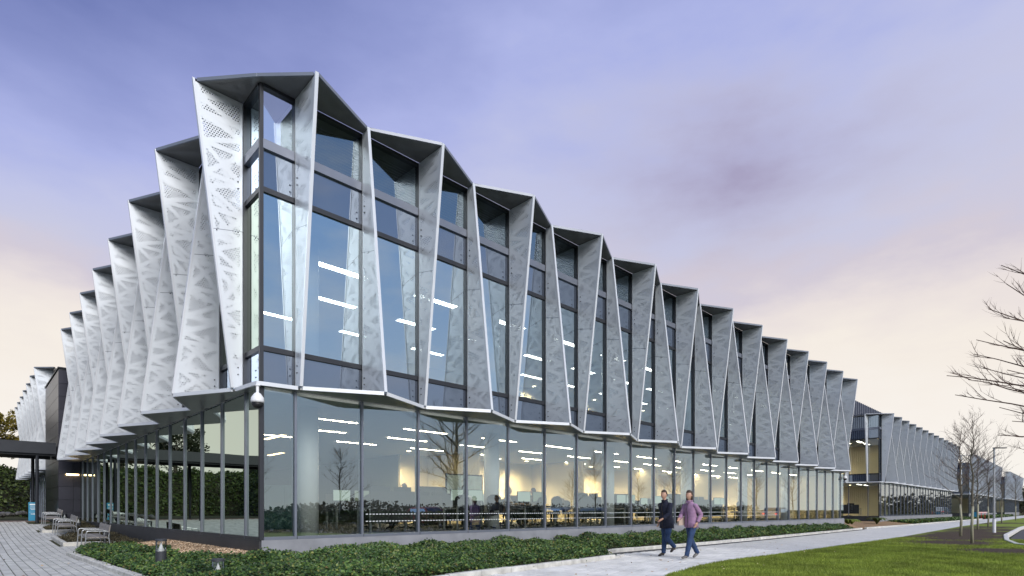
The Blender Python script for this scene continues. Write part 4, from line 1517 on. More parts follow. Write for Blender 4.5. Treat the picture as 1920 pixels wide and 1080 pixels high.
ORD = ['first', 'second', 'third', 'fourth', 'fifth', 'sixth', 'seventh', 'eighth', 'ninth', 'tenth']
desks = []
for row, y in enumerate((2.3, 5.2)):
    for i in range(8):
        x = 4.3 + i * 2.9 + row * .5
        desks.append((x, y))
for i, (x, y) in enumerate(desks):
    rz = ROT + (0 if i % 3 else math.pi)
    which = ORD[i % 8] + (' front-row' if i < 8 else ' back-row')
    put(desk0, 'd', W(x, y, Z_BASE), rz, 'dark office desk with privacy screen, the ' + which + ' one counted from the glass corner', 'desk', 'desks on the ground floor')
    for sx in (-.36, .34):
        p = W(x, y, Z_BASE + .735) + Matrix.Rotation(rz, 3, 'Z') @ Vector((sx, .12, 0))
        close = (sx < 0) == (rz == ROT)
        dim = (i + (sx > 0)) % 3 == 0
        put(mon1 if dim else mon0, 'n' if dim else 'm', p, rz + (.1 if dim else -.1),
            ('dim greenish' if dim else 'pale lit') + ' monitor, the one ' + ('nearer' if close else 'further from') + ' the glass corner on the ' + which + ' desk', 'monitor', 'monitors on the ground floor desks')
    q = W(x, y, Z_BASE) + Matrix.Rotation(rz, 3, 'Z') @ Vector((.1, -.75, 0))
    put(chair0, 'c', q, rz + random.uniform(-.5, .5), 'black swivel office chair at the ' + which + ' desk counted from the glass corner', 'chair', 'office chairs on the ground floor')
for (x, y, nm) in ((3.2, 3.0, 'closer to the path'), (3.0, 5.4, 'deeper in the room')):
    put(desk0, 'd', W(52.6 + x, 1.4 + y, Z_BASE), ROT + 1.57, 'dark desk in the lit end room of the second building, ' + nm, 'desk', 'desks in the second building')
    put(chair0, 'c', W(52.0 + x, 1.4 + y, Z_BASE), ROT, 'black chair in the lit end room of the second building, ' + nm, 'chair', 'chairs in the second building')
    put(mon0, 'm', W(52.6 + x, 1.4 + y, Z_BASE + .735), ROT + 1.57, 'monitor in the lit end room of the second building, ' + nm, 'monitor', 'monitors in the second building')
# grey storage units and a pinboard stand
for i, (x, y, w, h) in enumerate(((2.9, 6.2, 1.9, 1.35), (9.0, 6.8, 1.2, 1.5), (16.5, 3.4, 1.4, 1.3), (22.0, 3.4, 1.6, 1.4))):
    r = empty('storage_unit', W(x, y, Z_BASE), ROT)
    tag(r, ['teal storage unit standing near the corner column indoors', 'dark storage unit behind the second row of desks', 'dark storage unit beside a middle desk indoors', 'dark storage unit at the far desks indoors'][i], 'cupboard')
    mt = plain('teal_laminate', (0.02, 0.07, 0.08), .5) if i == 0 else M['desk']
    mb = MB(); mb.box(-w / 2, w / 2, -.2, .2, 0, h); mb.build('carcass', mt, r)
    for sx in (-1, 1):
        mb = MB(); mb.box(min(0, sx * (w / 2 - .01)) + .006, max(0, sx * (w / 2 - .01)) - .006, -.222, -.203, .05, h - .03); mb.build('door', mt, r)
wb = empty('whiteboard', W(7.9, 3.4, Z_BASE), ROT)
tag(wb, 'pale mobile whiteboard on a stand behind the ground floor glass', 'whiteboard')
mb = MB(); mb.box(-.75, .75, -.015, .015, .75, 1.75); mb.build('board', plain('whiteboard_face', (0.55, 0.65, 0.62), .3), wb)
mb = MB(); mb.box(-.79, -.752, -.03, .03, .1, 1.8); mb.box(.752, .79, -.03, .03, .1, 1.8); mb.box(-.75, .75, -.02, .02, 1.752, 1.79); mb.box(-.75, .75, -.02, .02, .71, .748)
mb.box(-.80, -.74, -.3, .3, .0, .08); mb.box(.74, .80, -.3, .3, 0, .08); mb.build('stand', M['dark_metal'], wb)


# ------------------------------------------------------------------ people
def skin_mesh(name, verts, edges, mats, sub=2, pick=None):
    """verts: (x,y,z,rx,ry). grows one continuous surface along the joints"""
    me = bpy.data.meshes.new(name)
    me.from_pydata([v[:3] for v in verts], edges, [])
    ob = bpy.data.objects.new(name, me)
    COL.objects.link(ob)
    ob.modifiers.new('skin', 'SKIN').use_smooth_shade = True
    s = ob.modifiers.new('sub', 'SUBSURF'); s.levels = sub; s.render_levels = sub
    sv = me.skin_vertices[0].data
    for i, v in enumerate(verts):
        sv[i].radius = (v[3], v[4] if len(v) > 4 else v[3])
        sv[i].use_root = (i == 0)
    dg = bpy.context.evaluated_depsgraph_get()
    dg.update()
    out = bpy.data.meshes.new_from_object(ob.evaluated_get(dg))
    bpy.data.objects.remove(ob)
    bpy.data.meshes.remove(me)
    out.name = name
    out.materials.clear()
    for m_ in mats:
        out.materials.append(m_)
    out.polygons.foreach_set('use_smooth', [True] * len(out.polygons))
    return out


def head_mesh(c, mats, yaw=0.0, hair_long=False):
    """a modelled head: brow, nose, lips, chin, ears, eyes"""
    mb = MB()
    bm = bmesh.new()
    bmesh.ops.create_uvsphere(bm, u_segments=24, v_segments=18, radius=1)
    for v in bm.verts:
        x, y, z = v.co
        w = 1 - .22 * max(0, -z) ** 1.3
        nx = x * .076 * w
        ny = y * .097 * (1 - .10 * max(0, -z))
        nz = z * .118
        if y > .55:
            # nose
            nose = math.exp(-((x / .16) ** 2)) * math.exp(-((z + .05) / .22) ** 2)
            ny += .026 * nose * (1.2 if z < 0 else .8)
            ny -= .008 * math.exp(-(((abs(x) - .36) / .16) ** 2)) * math.exp(-((z - .12) / .12) ** 2)
            ny += .006 * math.exp(-((x / .25) ** 2)) * math.exp(-((z + .42) / .09) ** 2)
            ny += .010 * math.exp(-((x / .3) ** 2)) * math.exp(-((z + .75) / .18) ** 2)
        v.co = (nx, ny, nz)
    for sx in (-1, 1):
        r = bmesh.ops.create_uvsphere(bm, u_segments=8, v_segments=6, radius=1)
        for v in r['verts']:
            v.co = (sx * .077 + v.co.x * .011, -.005 + v.co.y * .020, -.005 + v.co.z * .032)
        r = bmesh.ops.create_uvsphere(bm, u_segments=8, v_segments=6, radius=.0125)
        for v in r['verts']:
            v.co += Vector((sx * .030, .079, .012))
    bmesh.ops.rotate(bm, verts=bm.verts, cent=(0, 0, 0), matrix=Matrix.Rotation(yaw, 3, 'Z'))
    bmesh.ops.translate(bm, verts=bm.verts, vec=c)
    me = bpy.data.meshes.new('head')
    bm.to_mesh(me); bm.free()
    me.polygons.foreach_set('use_smooth', [True] * len(me.polygons))
    for m_ in mats:
        me.materials.append(m_)
    return me


def hair_mesh(c, mat, yaw=0.0, length=0.0):
    bm = bmesh.new()
    bmesh.ops.create_uvsphere(bm, u_segments=22, v_segments=14, radius=1)
    kill = [v for v in bm.verts if (v.co.y > .25 and v.co.z < .42) or (v.co.z < (-.25 - length) and True)]
    bmesh.ops.delete(bm, geom=kill, context='VERTS')
    for v in bm.verts:
        x, y, z = v.co
        j = 1 + .04 * math.sin(9 * x + 5 * z) * math.sin(7 * y)
        v.co = (x * .087 * j, y * .105 * j - .008, z * .124 * j + .006)
        if z < -.1:
            v.co.z -= length * .22
    bmesh.ops.solidify(bm, geom=bm.faces[:], thickness=.010)
    bmesh.ops.rotate(bm, verts=bm.verts, cent=(0, 0, 0), matrix=Matrix.Rotation(yaw, 3, 'Z'))
    bmesh.ops.translate(bm, verts=bm.verts, vec=c)
    me = bpy.data.meshes.new('hair')
    bm.to_mesh(me); bm.free()
    me.polygons.foreach_set('use_smooth', [True] * len(me.polygons))
    me.materials.append(mat)
    return me


def arm_chain(sh, el, wr, hand_dir):
    return sh, el, wr, hand_dir


def hand_verts(base, wr, fwd, side, inward, V_, E_, iw):
    """palm, four fingers of different length and a thumb leaving the side of the palm"""
    f = Vector(fwd).normalized(); s = Vector(side).normalized(); n = f.cross(s).normalized()
    wr = Vector(wr)
    pm = wr + f * .05
    V_.append((*pm, .030, .018)); E_.append((iw, len(V_) - 1)); ip = len(V_) - 1
    for k, ln in zip((-1.5, -.5, .5, 1.5), (.060, .075, .080, .068)):
        a = pm + f * .035 + s * (k * .016)
        b_ = a + f * ln * .5 + n * .006
        c_ = b_ + f * ln * .42 + n * .020
        for p, r in ((a, .0095), (b_, .0088), (c_, .0078)):
            V_.append((*p, r, r))
        m_ = len(V_)
        E_ += [(ip, m_ - 3), (m_ - 3, m_ - 2), (m_ - 2, m_ - 1)]
    a = wr + f * .030 + s * .030; b_ = a + (f + s * .8).normalized() * .032; c_ = b_ + (f * 1.1 + s * .1).normalized() * .028
    for p, r in ((a, .011), (b_, .010), (c_, .0085)):
        V_.append((*p, r, r))
    m_ = len(V_)
    E_ += [(ip, m_ - 3), (m_ - 3, m_ - 2), (m_ - 2, m_ - 1)]


def loft(mb, rings, seg, fold):
    o = len(mb.v); n = len(rings)
    for i, (c, rx, ry) in enumerate(rings):
        for k in range(seg):
            a = 2 * math.pi * k / seg
            f = 1 + (fold / rx) * math.sin(5 * a + i * 1.7) * math.sin(i * 2.1 + 2 * a)
            mb.v.append((c[0] + rx * math.cos(a) * f, c[1] + ry * math.sin(a) * f, c[2] + .006 * math.sin(3 * a + i)))
    for i in range(n - 1):
        for k in range(seg):
            p, q = o + i * seg + k, o + i * seg + (k + 1) % seg
            mb.f.append((p, q, q + seg, p + seg)); mb.m.append(0)
    mb.f.append(tuple(o + k for k in range(seg - 1, -1, -1))); mb.m.append(0)
    mb.f.append(tuple(o + (n - 1) * seg + k for k in range(seg))); mb.m.append(0)


def sleeve(mb, pts, rr, seg, fold):
    """a limb of cloth with creases that gather at the joint"""
    o = len(mb.v)
    # refine
    P, Q = [], []
    for i in range(len(pts) - 1):
        for t in (0, .5):
            P.append(pts[i].lerp(pts[i + 1], t)); Q.append(rr[i] * (1 - t) + rr[i + 1] * t)
    P.append(pts[-1]); Q.append(rr[-1])
    mb.tube(P, [q + fold * math.sin(j * 2.6) * (1 if 3 < j < len(P) - 1 else .3) for j, q in enumerate(Q)], seg)


def build_person(name, loc, rz, J, mats, label, hair_c, hair_len=0.0, head_yaw=0.0, coat_drop=0.0, shoes=None, bulk=1.0, extra=None, group=None):
    """J: joint positions (pelvis, chest, neck, head, shoulders, elbows, wrists, hips, knees, ankles), y forward"""
    root = empty(name, loc, rz)
    tag(root, label, 'person', group)
    V_, E_ = [], []

    def add(p, r, ry=None, to=None):
        V_.append((*p, r, ry or r))
        if to is not None:
            E_.append((to, len(V_) - 1))
        return len(V_) - 1
    pel = add(J['pelvis'], .085 * bulk, .07 * bulk)
    wa = add(Vector(J['pelvis']).lerp(Vector(J['chest']), .45), .075 * bulk, .06 * bulk, pel)
    ch = add(J['chest'], .085 * bulk, .062 * bulk, wa)
    nk = add(J['neck'], .052, .052, ch)
    hd = add(Vector(J['head']) - Vector((0, 0, .07)), .045, .05, nk)
    for s in ('L', 'R'):
        sh = add(J['sh' + s], .042 * bulk, .042 * bulk, ch)
        el = add(J['el' + s], .040, .040, sh)
        wr = add(J['wr' + s], .024, .028, el)
        hand_verts(None, J['wr' + s], Vector(J['wr' + s]) - Vector(J['el' + s]), (0, 1, 0.2), 0, V_, E_, wr)
        hp = add(J['hp' + s], .06 * bulk, .06 * bulk, pel)
        kn = add(J['kn' + s], .052, .055, hp)
        an = add(J['an' + s], .034, .038, kn)
        ft = add(Vector(J['an' + s]) + Vector(J.get('ft' + s, (0, .12, -.05))), .03, .03, an)
    body = link('body', skin_mesh('body', V_, E_, [mats['skin']], 1), root)
    hm = head_mesh(Vector(J['head']), [mats['skin']], head_yaw)
    # join the head with the body surface so the person stays one mesh
    bm = bmesh.new(); bm.from_mesh(body.data); bm.from_mesh(hm); bm.to_mesh(body.data); bm.free()
    body.data.polygons.foreach_set('use_smooth', [True] * len(body.data.polygons))
    link('hair', hair_mesh(Vector(J['head']) + Vector((0, 0, .012)), hair_c, head_yaw, hair_len), root)
    pv, cv, nv = Vector(J['pelvis']), Vector(J['chest']), Vector(J['neck'])
    rings = [(pv + Vector((0, -.0, -.12 - coat_drop)), .196, .156), (pv + Vector((0, 0, -.02)), .184, .146), (pv.lerp(cv, .3), .163, .126), (pv.lerp(cv, .6), .166, .126),
             (cv, .180, .132), (cv + Vector((0, .0, .07)), .178, .122), (cv + Vector((0, .005, .125)), .145, .098), (nv + Vector((0, -.01, -.035)), .085, .080), (nv + Vector((0, .0, .0)), .068, .070), (nv + Vector((0, .004, .02)), .064, .066)]
    mb = MB()
    loft(mb, [(c_, a_ * bulk, b_ * bulk) for c_, a_, b_ in rings], 20, .007)
    for s in ('L', 'R'):
        S_, E_2, W_ = Vector(J['sh' + s]), Vector(J['el' + s]), Vector(J['wr' + s])
        inn = S_.lerp(cv + Vector((0, 0, .06)), .4); S_ = S_ + Vector((0, 0, -.022))
        pts = [inn, S_, S_.lerp(E_2, .35), S_.lerp(E_2, .7), S_.lerp(E_2, .93), E_2.lerp(W_, .10) , E_2.lerp(W_, .35), E_2.lerp(W_, .7), E_2.lerp(W_, .95)]
        rr = [.050, .062, .064, .061, .059, .058, .055, .049, .044]
        sleeve(mb, pts, [r_ * bulk for r_ in rr], 14, .0045)
    jk = mb.build('jacket', mats['top'], root, smooth=True)
    mb = MB()
    mb.tube([c_ + Vector((0, b_ * bulk + .004, 0)) for c_, a_, b_ in rings[:7]], .006, 6); mb.build('zip', M['shoe'], jk)
    mb = MB()
    for s in (-1, 1):
        mb.tube([nv + Vector((s * .015, .085, -.05)), nv + Vector((s * .055, .055, .005)), nv + Vector((s * .068, 0, .02)), nv + Vector((s * .04, -.055, .03)), nv + Vector((0, -.066, .032))], [.014, .018, .018, .018, .018], 8)
    mb.build('collar', mats['top'], jk, smooth=True)
    mb = MB()
    loft(mb, [(pv + Vector((0, 0, -.14)), .150 * bulk, .118 * bulk), (pv + Vector((0, 0, -.06)), .165 * bulk, .126 * bulk), (pv + Vector((0, 0, .03)), .155 * bulk, .118 * bulk), (pv + Vector((0, 0, .06)), .150 * bulk, .115 * bulk)], 18, .003)
    for s in ('L', 'R'):
        H_, K_, A_ = Vector(J['hp' + s]), Vector(J['kn' + s]), Vector(J['an' + s])
        pts = [H_ + Vector((0, 0, .06)), H_.lerp(K_, .12), H_.lerp(K_, .4), H_.lerp(K_, .75), H_.lerp(K_, .95), K_.lerp(A_, .12), K_.lerp(A_, .4), K_.lerp(A_, .7), K_.lerp(A_, .92), K_.lerp(A_, 1.0)]
        rr = [.080, .090, .085, .074, .069, .067, .066, .060, .057, .059]
        sleeve(mb, pts, [r_ * (bulk if i_ < 4 else 1) for i_, r_ in enumerate(rr)], 14, .004)
    mb.build('trousers', mats['legs'], root, smooth=True)
    # eyes and mouth
    rot = Matrix.Rotation(head_yaw, 3, 'Z'); hv = Vector(J['head'])
    mb = MB()
    for sx in (-1, 1):
        o_ = hv + rot @ Vector((sx * .030, .0855, .012))
        mb.tube([o_ - rot @ Vector((.010, 0, 0)), o_, o_ + rot @ Vector((.010, 0, 0))], [.002, .0065, .002], 6)
        mb.tube([o_ + rot @ Vector((-.016, .002, .020)), o_ + rot @ Vector((0, .006, .025)), o_ + rot @ Vector((.016, .002, .020))], [.002, .0035, .002], 5)
    mb.build('eyes', M['hair_dark'], root)
    mb = MB()
    o_ = hv + rot @ Vector((0, .093, -.050))
    mb.tube([o_ + rot @ Vector((-.022, -.008, 0)), o_, o_ + rot @ Vector((.022, -.008, 0))], [.002, .006, .002], 6)
    mb.build('mouth', M['lip'], root)
    for s in ('L', 'R'):
        a = Vector(J['an' + s]); ftv = Vector(J.get('ft' + s, (0, .12, -.05)))
        d = ftv.copy(); d.normalize()
        heel = a + Vector((0, -.035, -.035)) ; ball = a + ftv ; toe = a + ftv * 1.45 + Vector((0, 0, .0))
        sv = [(*heel, .042, .042), (*(a + ftv * .4), .046, .043), (*ball, .048, .034), (*toe, .036, .022), (*(a + Vector((0, 0, .03))), .048, .048)]
        link('shoe', skin_mesh('shoe', sv, [(0, 1), (1, 2), (2, 3), (0, 4)], [mats['shoe']], 2), root)
    if extra:
        extra(root, J)
    return root


man = dict(pelvis=(0, 0, .96), chest=(0, .05, 1.30), neck=(0, .075, 1.50), head=(0, .11, 1.655),
           shL=(-.185, .06, 1.415), shR=(.185, .05, 1.415), elL=(-.25, .17, 1.14), elR=(.25, -.10, 1.14),
           wrL=(-.20, .36, 1.02), wrR=(.22, .05, .92),
           hpL=(-.09, 0, .90), hpR=(.09, 0, .90), knL=(-.10, .10, .50), knR=(.10, -.02, .48),
           anL=(-.10, -.18, .26), anR=(.10, .02, .085), ftL=(0, .10, -.10), ftR=(0, .13, -.045))
walk = math.atan2(-.52, -.85)   # heading of the two walkers
HEAD = walk - math.pi / 2
build_person('person', (4.17, 15.1, 0), HEAD, man, dict(skin=M['skin'], top=M['navy'], legs=M['jean'], shoe=M['shoe']),
             'man in dark navy jacket and blue jeans striding along the pale path', M['hair_brown'], 0, .15, .08, bulk=1.08)


def shoulder_bag(root, J):
    mb = MB()
    mb.hexa([(.14, -.02, .86), (.20, -.02, .86), (.20, .30, .86), (.14, .30, .86), (.15, .02, 1.08), (.19, .02, 1.08), (.19, .27, 1.08), (.15, .27, 1.08)])
    mb.build('bag_body', M['bag'], bagr)
    mb = MB(); mb.tube([(.17, .04, 1.07), (.19, .08, 1.30), (.13, .06, 1.47), (.03, -.10, 1.45), (-.02, -.12, 1.2)], .012, 6); mb.build('strap', M['bag'], bagr)


woman = dict(pelvis=(0, 0, .95), chest=(0, .04, 1.27), neck=(0, .06, 1.47), head=(0, .085, 1.62),
             shL=(-.165, .05, 1.385), shR=(.165, .05, 1.385), elL=(-.22, -.10, 1.13), elR=(.22, .12, 1.12),
             wrL=(-.20, .02, .93), wrR=(.12, .30, 1.04),
             hpL=(-.085, 0, .89), hpR=(.085, 0, .89), knL=(-.09, .16, .50), knR=(.09, -.08, .50),
             anL=(-.09, .28, .095), anR=(.09, -.33, .14), ftL=(0, .12, -.03), ftR=(0, .11, -.075))
build_person('person', (4.56, 14.25, 0), HEAD, woman, dict(skin=M['skin'], top=M['mauve'], legs=M['jean'], shoe=M['shoe_grey']),
             'woman in a mauve jacket and blue jeans walking beside the man in navy', M['hair_brown'], .45, .1, .02, bulk=.98)
bagr = empty('shoulder_bag', (4.56, 14.25, 0), HEAD)
tag(bagr, 'cream shoulder bag carried at the hip of the woman in mauve', 'bag')
shoulder_bag(bagr, woman)

sit = dict(pelvis=(0, 0, .55), chest=(0, .02, .90), neck=(0, .04, 1.09), head=(0, .075, 1.245),
           shL=(-.175, .03, 1.01), shR=(.175, .03, 1.01), elL=(-.23, .14, .76), elR=(.23, .16, .76), wrL=(-.14, .40, .79), wrR=(.12, .42, .79),
           hpL=(-.09, .05, .53), hpR=(.09, .05, .53), knL=(-.11, .44, .53), knR=(.12, .44, .53), anL=(-.11, .42, .11), anR=(.12, .40, .11))
for (x, y, top, hr, lab, rzz) in ((5.25, 2.9, 'hair_dark', 'hair_dark', 'seated office worker in dark clothes with back to the glass, third pane from the corner', .6),
                                  (7.05, 2.4, 'shirt', 'hair_dark', 'seated office worker in a white shirt reaching to a desk indoors', -.9),
                                  (9.1, 2.6, 'shirt_tan', 'hair_grey', 'grey haired office worker in a tan patterned shirt seated indoors', -2.2),
                                  (10.4, 2.5, 'shirt_tan', 'hair_dark', 'dark haired office worker in patterned clothes beside the monitors indoors', .3)):
    build_person('person', W(x, y, Z_BASE), ROT + rzz, sit, dict(skin=M['skin'], top=M[top], legs=M['hair_dark'], shoe=M['shoe']), lab, M[hr], .1 if hr == 'hair_dark' else 0, 0)
    put(chair0, 'c', W(x, y, Z_BASE), ROT + rzz, 'black office chair under the ' + lab.split(' office worker ')[0] + ' worker ' + ' '.join(lab.split(' office worker ')[1].split()[:5]), 'chair', 'office chairs on the ground floor')

# ------------------------------------------------------------------ benches
def make_bench():
    r = empty('bench')
    L, D = 1.75, .55
    tilt = 0
    # modelled with x = towards the building, y = along the bench
    for k in range(5):
        mb = MB()
        x0 = .02 + k * .102
        mb.box(x0, x0 + .092, 0, L, .395, .43); mb.build('seat_slat', M['timber'], r)
    for k in range(2):
        mb = MB(); z0 = .555 + k * .115
        mb.hexa([(.535 + k * .02, 0, z0), (.565 + k * .02, 0, z0), (.565 + k * .02, L, z0), (.535 + k * .02, L, z0),
                 (.555 + k * .02, 0, z0 + .108), (.585 + k * .02, 0, z0 + .108), (.585 + k * .02, L, z0 + .108), (.555 + k * .02, L, z0 + .108)])
        mb.build('back_slat', M['timber'], r)
    for y in (.06, L / 2, L - .06):
        mb = MB()
        mb.tube([(-.03, y, .0), (.0, y, .53), (.012, y, .585), (.05, y, .605), (.46, y, .60), (.555, y, .58)], .017, 8)
        mb.tube([(.62, y, .0), (.56, y, .42), (.60, y, .79)], .017, 8)
        mb.tube([(.0, y, .375), (.56, y, .375)], .014, 6)
        mb.tube([(-.03, y, .02), (.62, y, .02)], .012, 6)
        mb.build('frame', M['steel'], r)
    return r


bench0 = make_bench()
for i, (x, y, lab) in enumerate(((-1.52, 9.75, 'weathered timber bench with steel arm loops, closest to the ivy bed'),
                                 (-1.52, 16.9, 'middle weathered timber bench of the three along the glass'),
                                 (-1.52, 21.7, 'weathered timber bench closest to the dark tower and blue sign'))):
    sl = float(ramp(y + 1.7) - ramp(y)) / 1.75
    o = bench0 if i == 0 else copy_tree(bench0)
    o.location = W(x, y, float(ramp(y)) - .005)
    o.rotation_euler = (math.atan(sl), 0, ROT)
    tag(o, lab, 'bench', 'benches along the short facade')

# ------------------------------------------------------------------ bollard lights
def make_bollard():
    r = empty('bollard_light')
    mb = MB(); mb.lathe([(.095, 0), (.095, .24), (.09, .245)], 24); mb.build('base', M['dark_metal'] if False else plain('bollard_grey', (0.055, 0.06, 0.07), .5, .3), r, smooth=False)
    mb = MB(); mb.lathe([(.092, .246), (.07, .265), (.045, .30), (.028, .34), (.014, .39), (.004, .425)], 24); mb.build('reflector_cone', M['white_paint'], r, smooth=True)
    mb = MB()
    for k in range(24):
        a0, a1 = 2 * math.pi * k / 24, 2 * math.pi * (k + 1) / 24
        mb.add([(.093 * math.cos(a0), .093 * math.sin(a0), .247), (.093 * math.cos(a1), .093 * math.sin(a1), .247),
                (.093 * math.cos(a1), .093 * math.sin(a1), .439), (.093 * math.cos(a0), .093 * math.sin(a0), .439)], [(0, 1, 2, 3)])
    mb.build('lens', M['clear'], r)
    mb = MB(); mb.lathe([(.10, .44), (.10, .475), (.09, .485), (.0, .488)], 24); mb.build('cap', bpy.data.materials['bollard_grey'], r)
    return r


bol0 = make_bollard()
for i, (x, y, z, lab) in enumerate(((-1.37, 1.45, .20, 'grey bollard light with white cone among ivy, next to the bark strip'),
                                    (-1.15, -1.28, -.03, 'grey bollard light with white cone among ivy, cut by the picture edge'),
                                    (-.62, 12.6, .36, 'bollard light just behind the bench closest to the ivy bed'),
                                    (-.62, 19.3, .45, 'bollard light just behind the middle bench'),
                                    (-.62, 24.0, .62, 'bollard light behind the bench closest to the tower'))):
    o = bol0 if i == 0 else copy_tree(bol0)
    o.location = W(x, y, z)
    tag(o, lab, 'bollard light', 'bollard lights')

# ------------------------------------------------------------------ blue totem sign
tot = empty('totem_sign', W(-1.62, 26.9, .70), ROT - R(4))
tag(tot, 'small bright blue totem sign with white lettering by the canopy post', 'sign')
mb = MB(); mb.box(-.18, .18, -.05, .05, 0, .95); mb.build('panel', M['blue'], tot)
mb = MB(); mb.box(-.13, .13, -.054, -.051, .80, .87); mb.build('logo_plate', M['paint_white'], tot)
for k, (z, w) in enumerate(((.70, .11), (.63, .12), (.56, .09), (.44, .15))):
    mb = MB(); mb.box(-w, w, -.054, -.051, z, z + (.022 if k < 3 else .008)); mb.build('text_line', M['paint_white'], tot)
mb = MB()
mb.add([(-.09, -.054, .33), (.03, -.054, .33), (.03, -.054, .305), (.09, -.054, .345), (.03, -.054, .385), (.03, -.054, .36), (-.09, -.054, .36)], [(0, 1, 2, 3, 4, 5, 6)])
mb.build('arrow', M['paint_white'], tot)
# rough low stone heap / rockery beyond the sign
rk = empty('rockery', W(-2.6, 33.0, .68), ROT)
tag(rk, 'low grey rockery of rough stones before the ivy bank', 'rockery')
for k in range(24):
    bm = bmesh.new(); bmesh.ops.create_icosphere(bm, subdivisions=1, radius=1)
    s = random.uniform(.12, .3)
    cx, cy = random.uniform(-2.4, 1.0), random.uniform(-.8, .8)
    for v in bm.verts:
        v.co = Vector((v.co.x * s * random.uniform(.8, 1.5), v.co.y * s * random.uniform(.8, 1.3), v.co.z * s * random.uniform(.5, .9))) + Vector((cx, cy, s * .3 + .35 * max(0, (cx + 2) / 3)))
    me = bpy.data.meshes.new('stone'); bm.to_mesh(me); bm.free(); me.materials.append(M['rock'])
    link('stone', me, rk)

# ------------------------------------------------------------------ ivy banks round the plaza
def bank(name, fn, nu, nv, leaves, label, leaf_size):
    b = MB()
    for i in range(nu + 1):
        for j in range(nv + 1):
            b.v.append(fn(i / nu, j / nv))
    for i in range(nu):
        for j in range(nv):
            a = i * (nv + 1) + j
            b.f.append((a, a + nv + 1, a + nv + 2, a + 1)); b.m.append(0)
    o = tag(at_local(b.build(name, M['soil'], smooth=True)), kind='structure')
    u = rng.uniform(size=leaves); v = rng.uniform(size=leaves)
    P = np.array([fn(a, c) for a, c in zip(u, v)]) + rng.normal(size=(leaves, 3)) * .12
    lump = .25 * np.sin(P[:, 0] * 1.7 + P[:, 1]) * np.sin(P[:, 1] * 1.3) 
    P[:, 2] += lump + .1
    Nn = rng.normal(size=(leaves, 3)) * .6 + np.array([.2, -.5, .8])
    q = at_local(link('bank_ivy', leaves_mesh('bank_ivy', P, Nn, rng.uniform(leaf_size * .6, leaf_size * 1.3, leaves), M['bank_leaf'])))
    tag(q, label, 'ivy', kind='stuff')


def fn_end(a, c):
    # closes the plaza beyond the rear wing
    x = -40 + 41.2 * a
    y0 = 49 + 4.0 * max(0, (x + 4) / 4) 
    return (x, y0 + 7 * c, .5 + 4.6 * math.sin(min(1, c * 1.15) * math.pi / 2) * (1 if x < -2.5 else max(.75, 1 - (x + 2.5) * .05)) + .12 * math.sin(x * 1.3))


def fn_side(a, c):
    y = -12 + 70 * a
    return (-15.5 - 6 * c + 1.2 * math.sin(y * .2), y, .02 + float(ramp(y)) + 6.6 * math.sin(min(1, c * 1.2) * math.pi / 2) + .15 * math.sin(y * .9))


bank('hillside', fn_end, 60, 14, 26000, 'dark ivy covered bank closing the plaza beyond the canopy', .24)
bank('hillside', fn_side, 70, 12, 26000, 'ivy covered bank along the outer side of the plaza', .24)


# ------------------------------------------------------------------ trees
def leafy_tree(h, spread, seed, leaf_mat, leaf=.22, n=6000):
    r = random.Random(seed); g_ = np.random.default_rng(seed)
    root = empty('tree')
    mb = MB()
    tips = []
    mb.tube([(0, 0, -.5), (.05, 0, h * .25), (0, .05, h * .5), (0, 0, h * .8)], [.16, .13, .09, .03], 8)
    for k in range(10):
        z0 = h * r.uniform(.22, .6); a = r.uniform(0, 6.28); l = spread * r.uniform(.6, 1.0)
        e = (math.cos(a) * l, math.sin(a) * l, z0 + h * r.uniform(.12, .32))
        m_ = (e[0] * .5, e[1] * .5, z0 + (e[2] - z0) * .35)
        mb.tube([(0, 0, z0), m_, e], [.06, .045, .015], 5); tips += [e, m_]
    mb.build('trunk', M['bark'], root)
    tips += [(0, 0, h * .85), (0, 0, h * .7)]
    T = np.array(tips)
    cl = T[g_.integers(0, len(T), 46)] + g_.normal(size=(46, 3)) * np.array([spread * .28, spread * .28, h * .09])
    rad = g_.uniform(.3, .75, 46) * spread * .42
    ci = g_.integers(0, 46, n)
    d = g_.normal(size=(n, 3)); d /= np.linalg.norm(d, axis=1)[:, None]
    P = cl[ci] + d * (rad[ci] * g_.uniform(.35, 1, n) ** .6)[:, None]
    Nn = d + g_.normal(size=(n, 3)) * .6
    c = link('crown', leaves_mesh('crown', P, Nn, g_.uniform(leaf * .6, leaf * 1.3, n), leaf_mat), root)
    return root


lt0 = leafy_tree(6.5, 2.6, 3, M['tree_leaf'])
lt1 = leafy_tree(7.5, 2.9, 8, M['wood_leaf'])
spots = [(0, -2.3, 57, 3.9, 1.0, 'yellowish autumn tree on the ivy bank just above the canopy roof'),
         (1, -7.5, 59, 4.4, 1.0, 'dark bushy tree on the ivy bank beside the yellowish one'),
         (1, -11.5, 55, 4.4, .9, 'dark bushy tree on the bank behind the outer canopy end'),
         (0, -20, 8, 2.8, .9, 'yellowish tree on the outer bank opposite the benches'),
         (1, -20, 17, 2.8, .95, 'dark tree on the outer bank opposite the middle bench'),
         (0, -21, 26, 3.2, 1.0, 'yellowish tree on the outer bank opposite the tower'),
         (1, -20, 35, 3.2, 1.05, 'dark tree on the outer bank beyond the canopy'),
         (1, 203, 2, -.1, 1.3, 'dark evergreen tree closing the view past the last building'),
         (1, 198, -3, -.1, .9, 'lower dark evergreen tree standing by the path end')]
fl = {0: True, 1: True}
for kd, x, y, z, s, lab in spots:
    pr = (lt0, lt1)[kd]
    o = pr if fl[kd] else copy_tree(pr)
    fl[kd] = False
    o.location = W(x, y, z); o.scale = (s, s, s); o.rotation_euler = (0, 0, random.uniform(0, 6))
    tag(o, lab, 'tree', 'leafy trees on the banks')


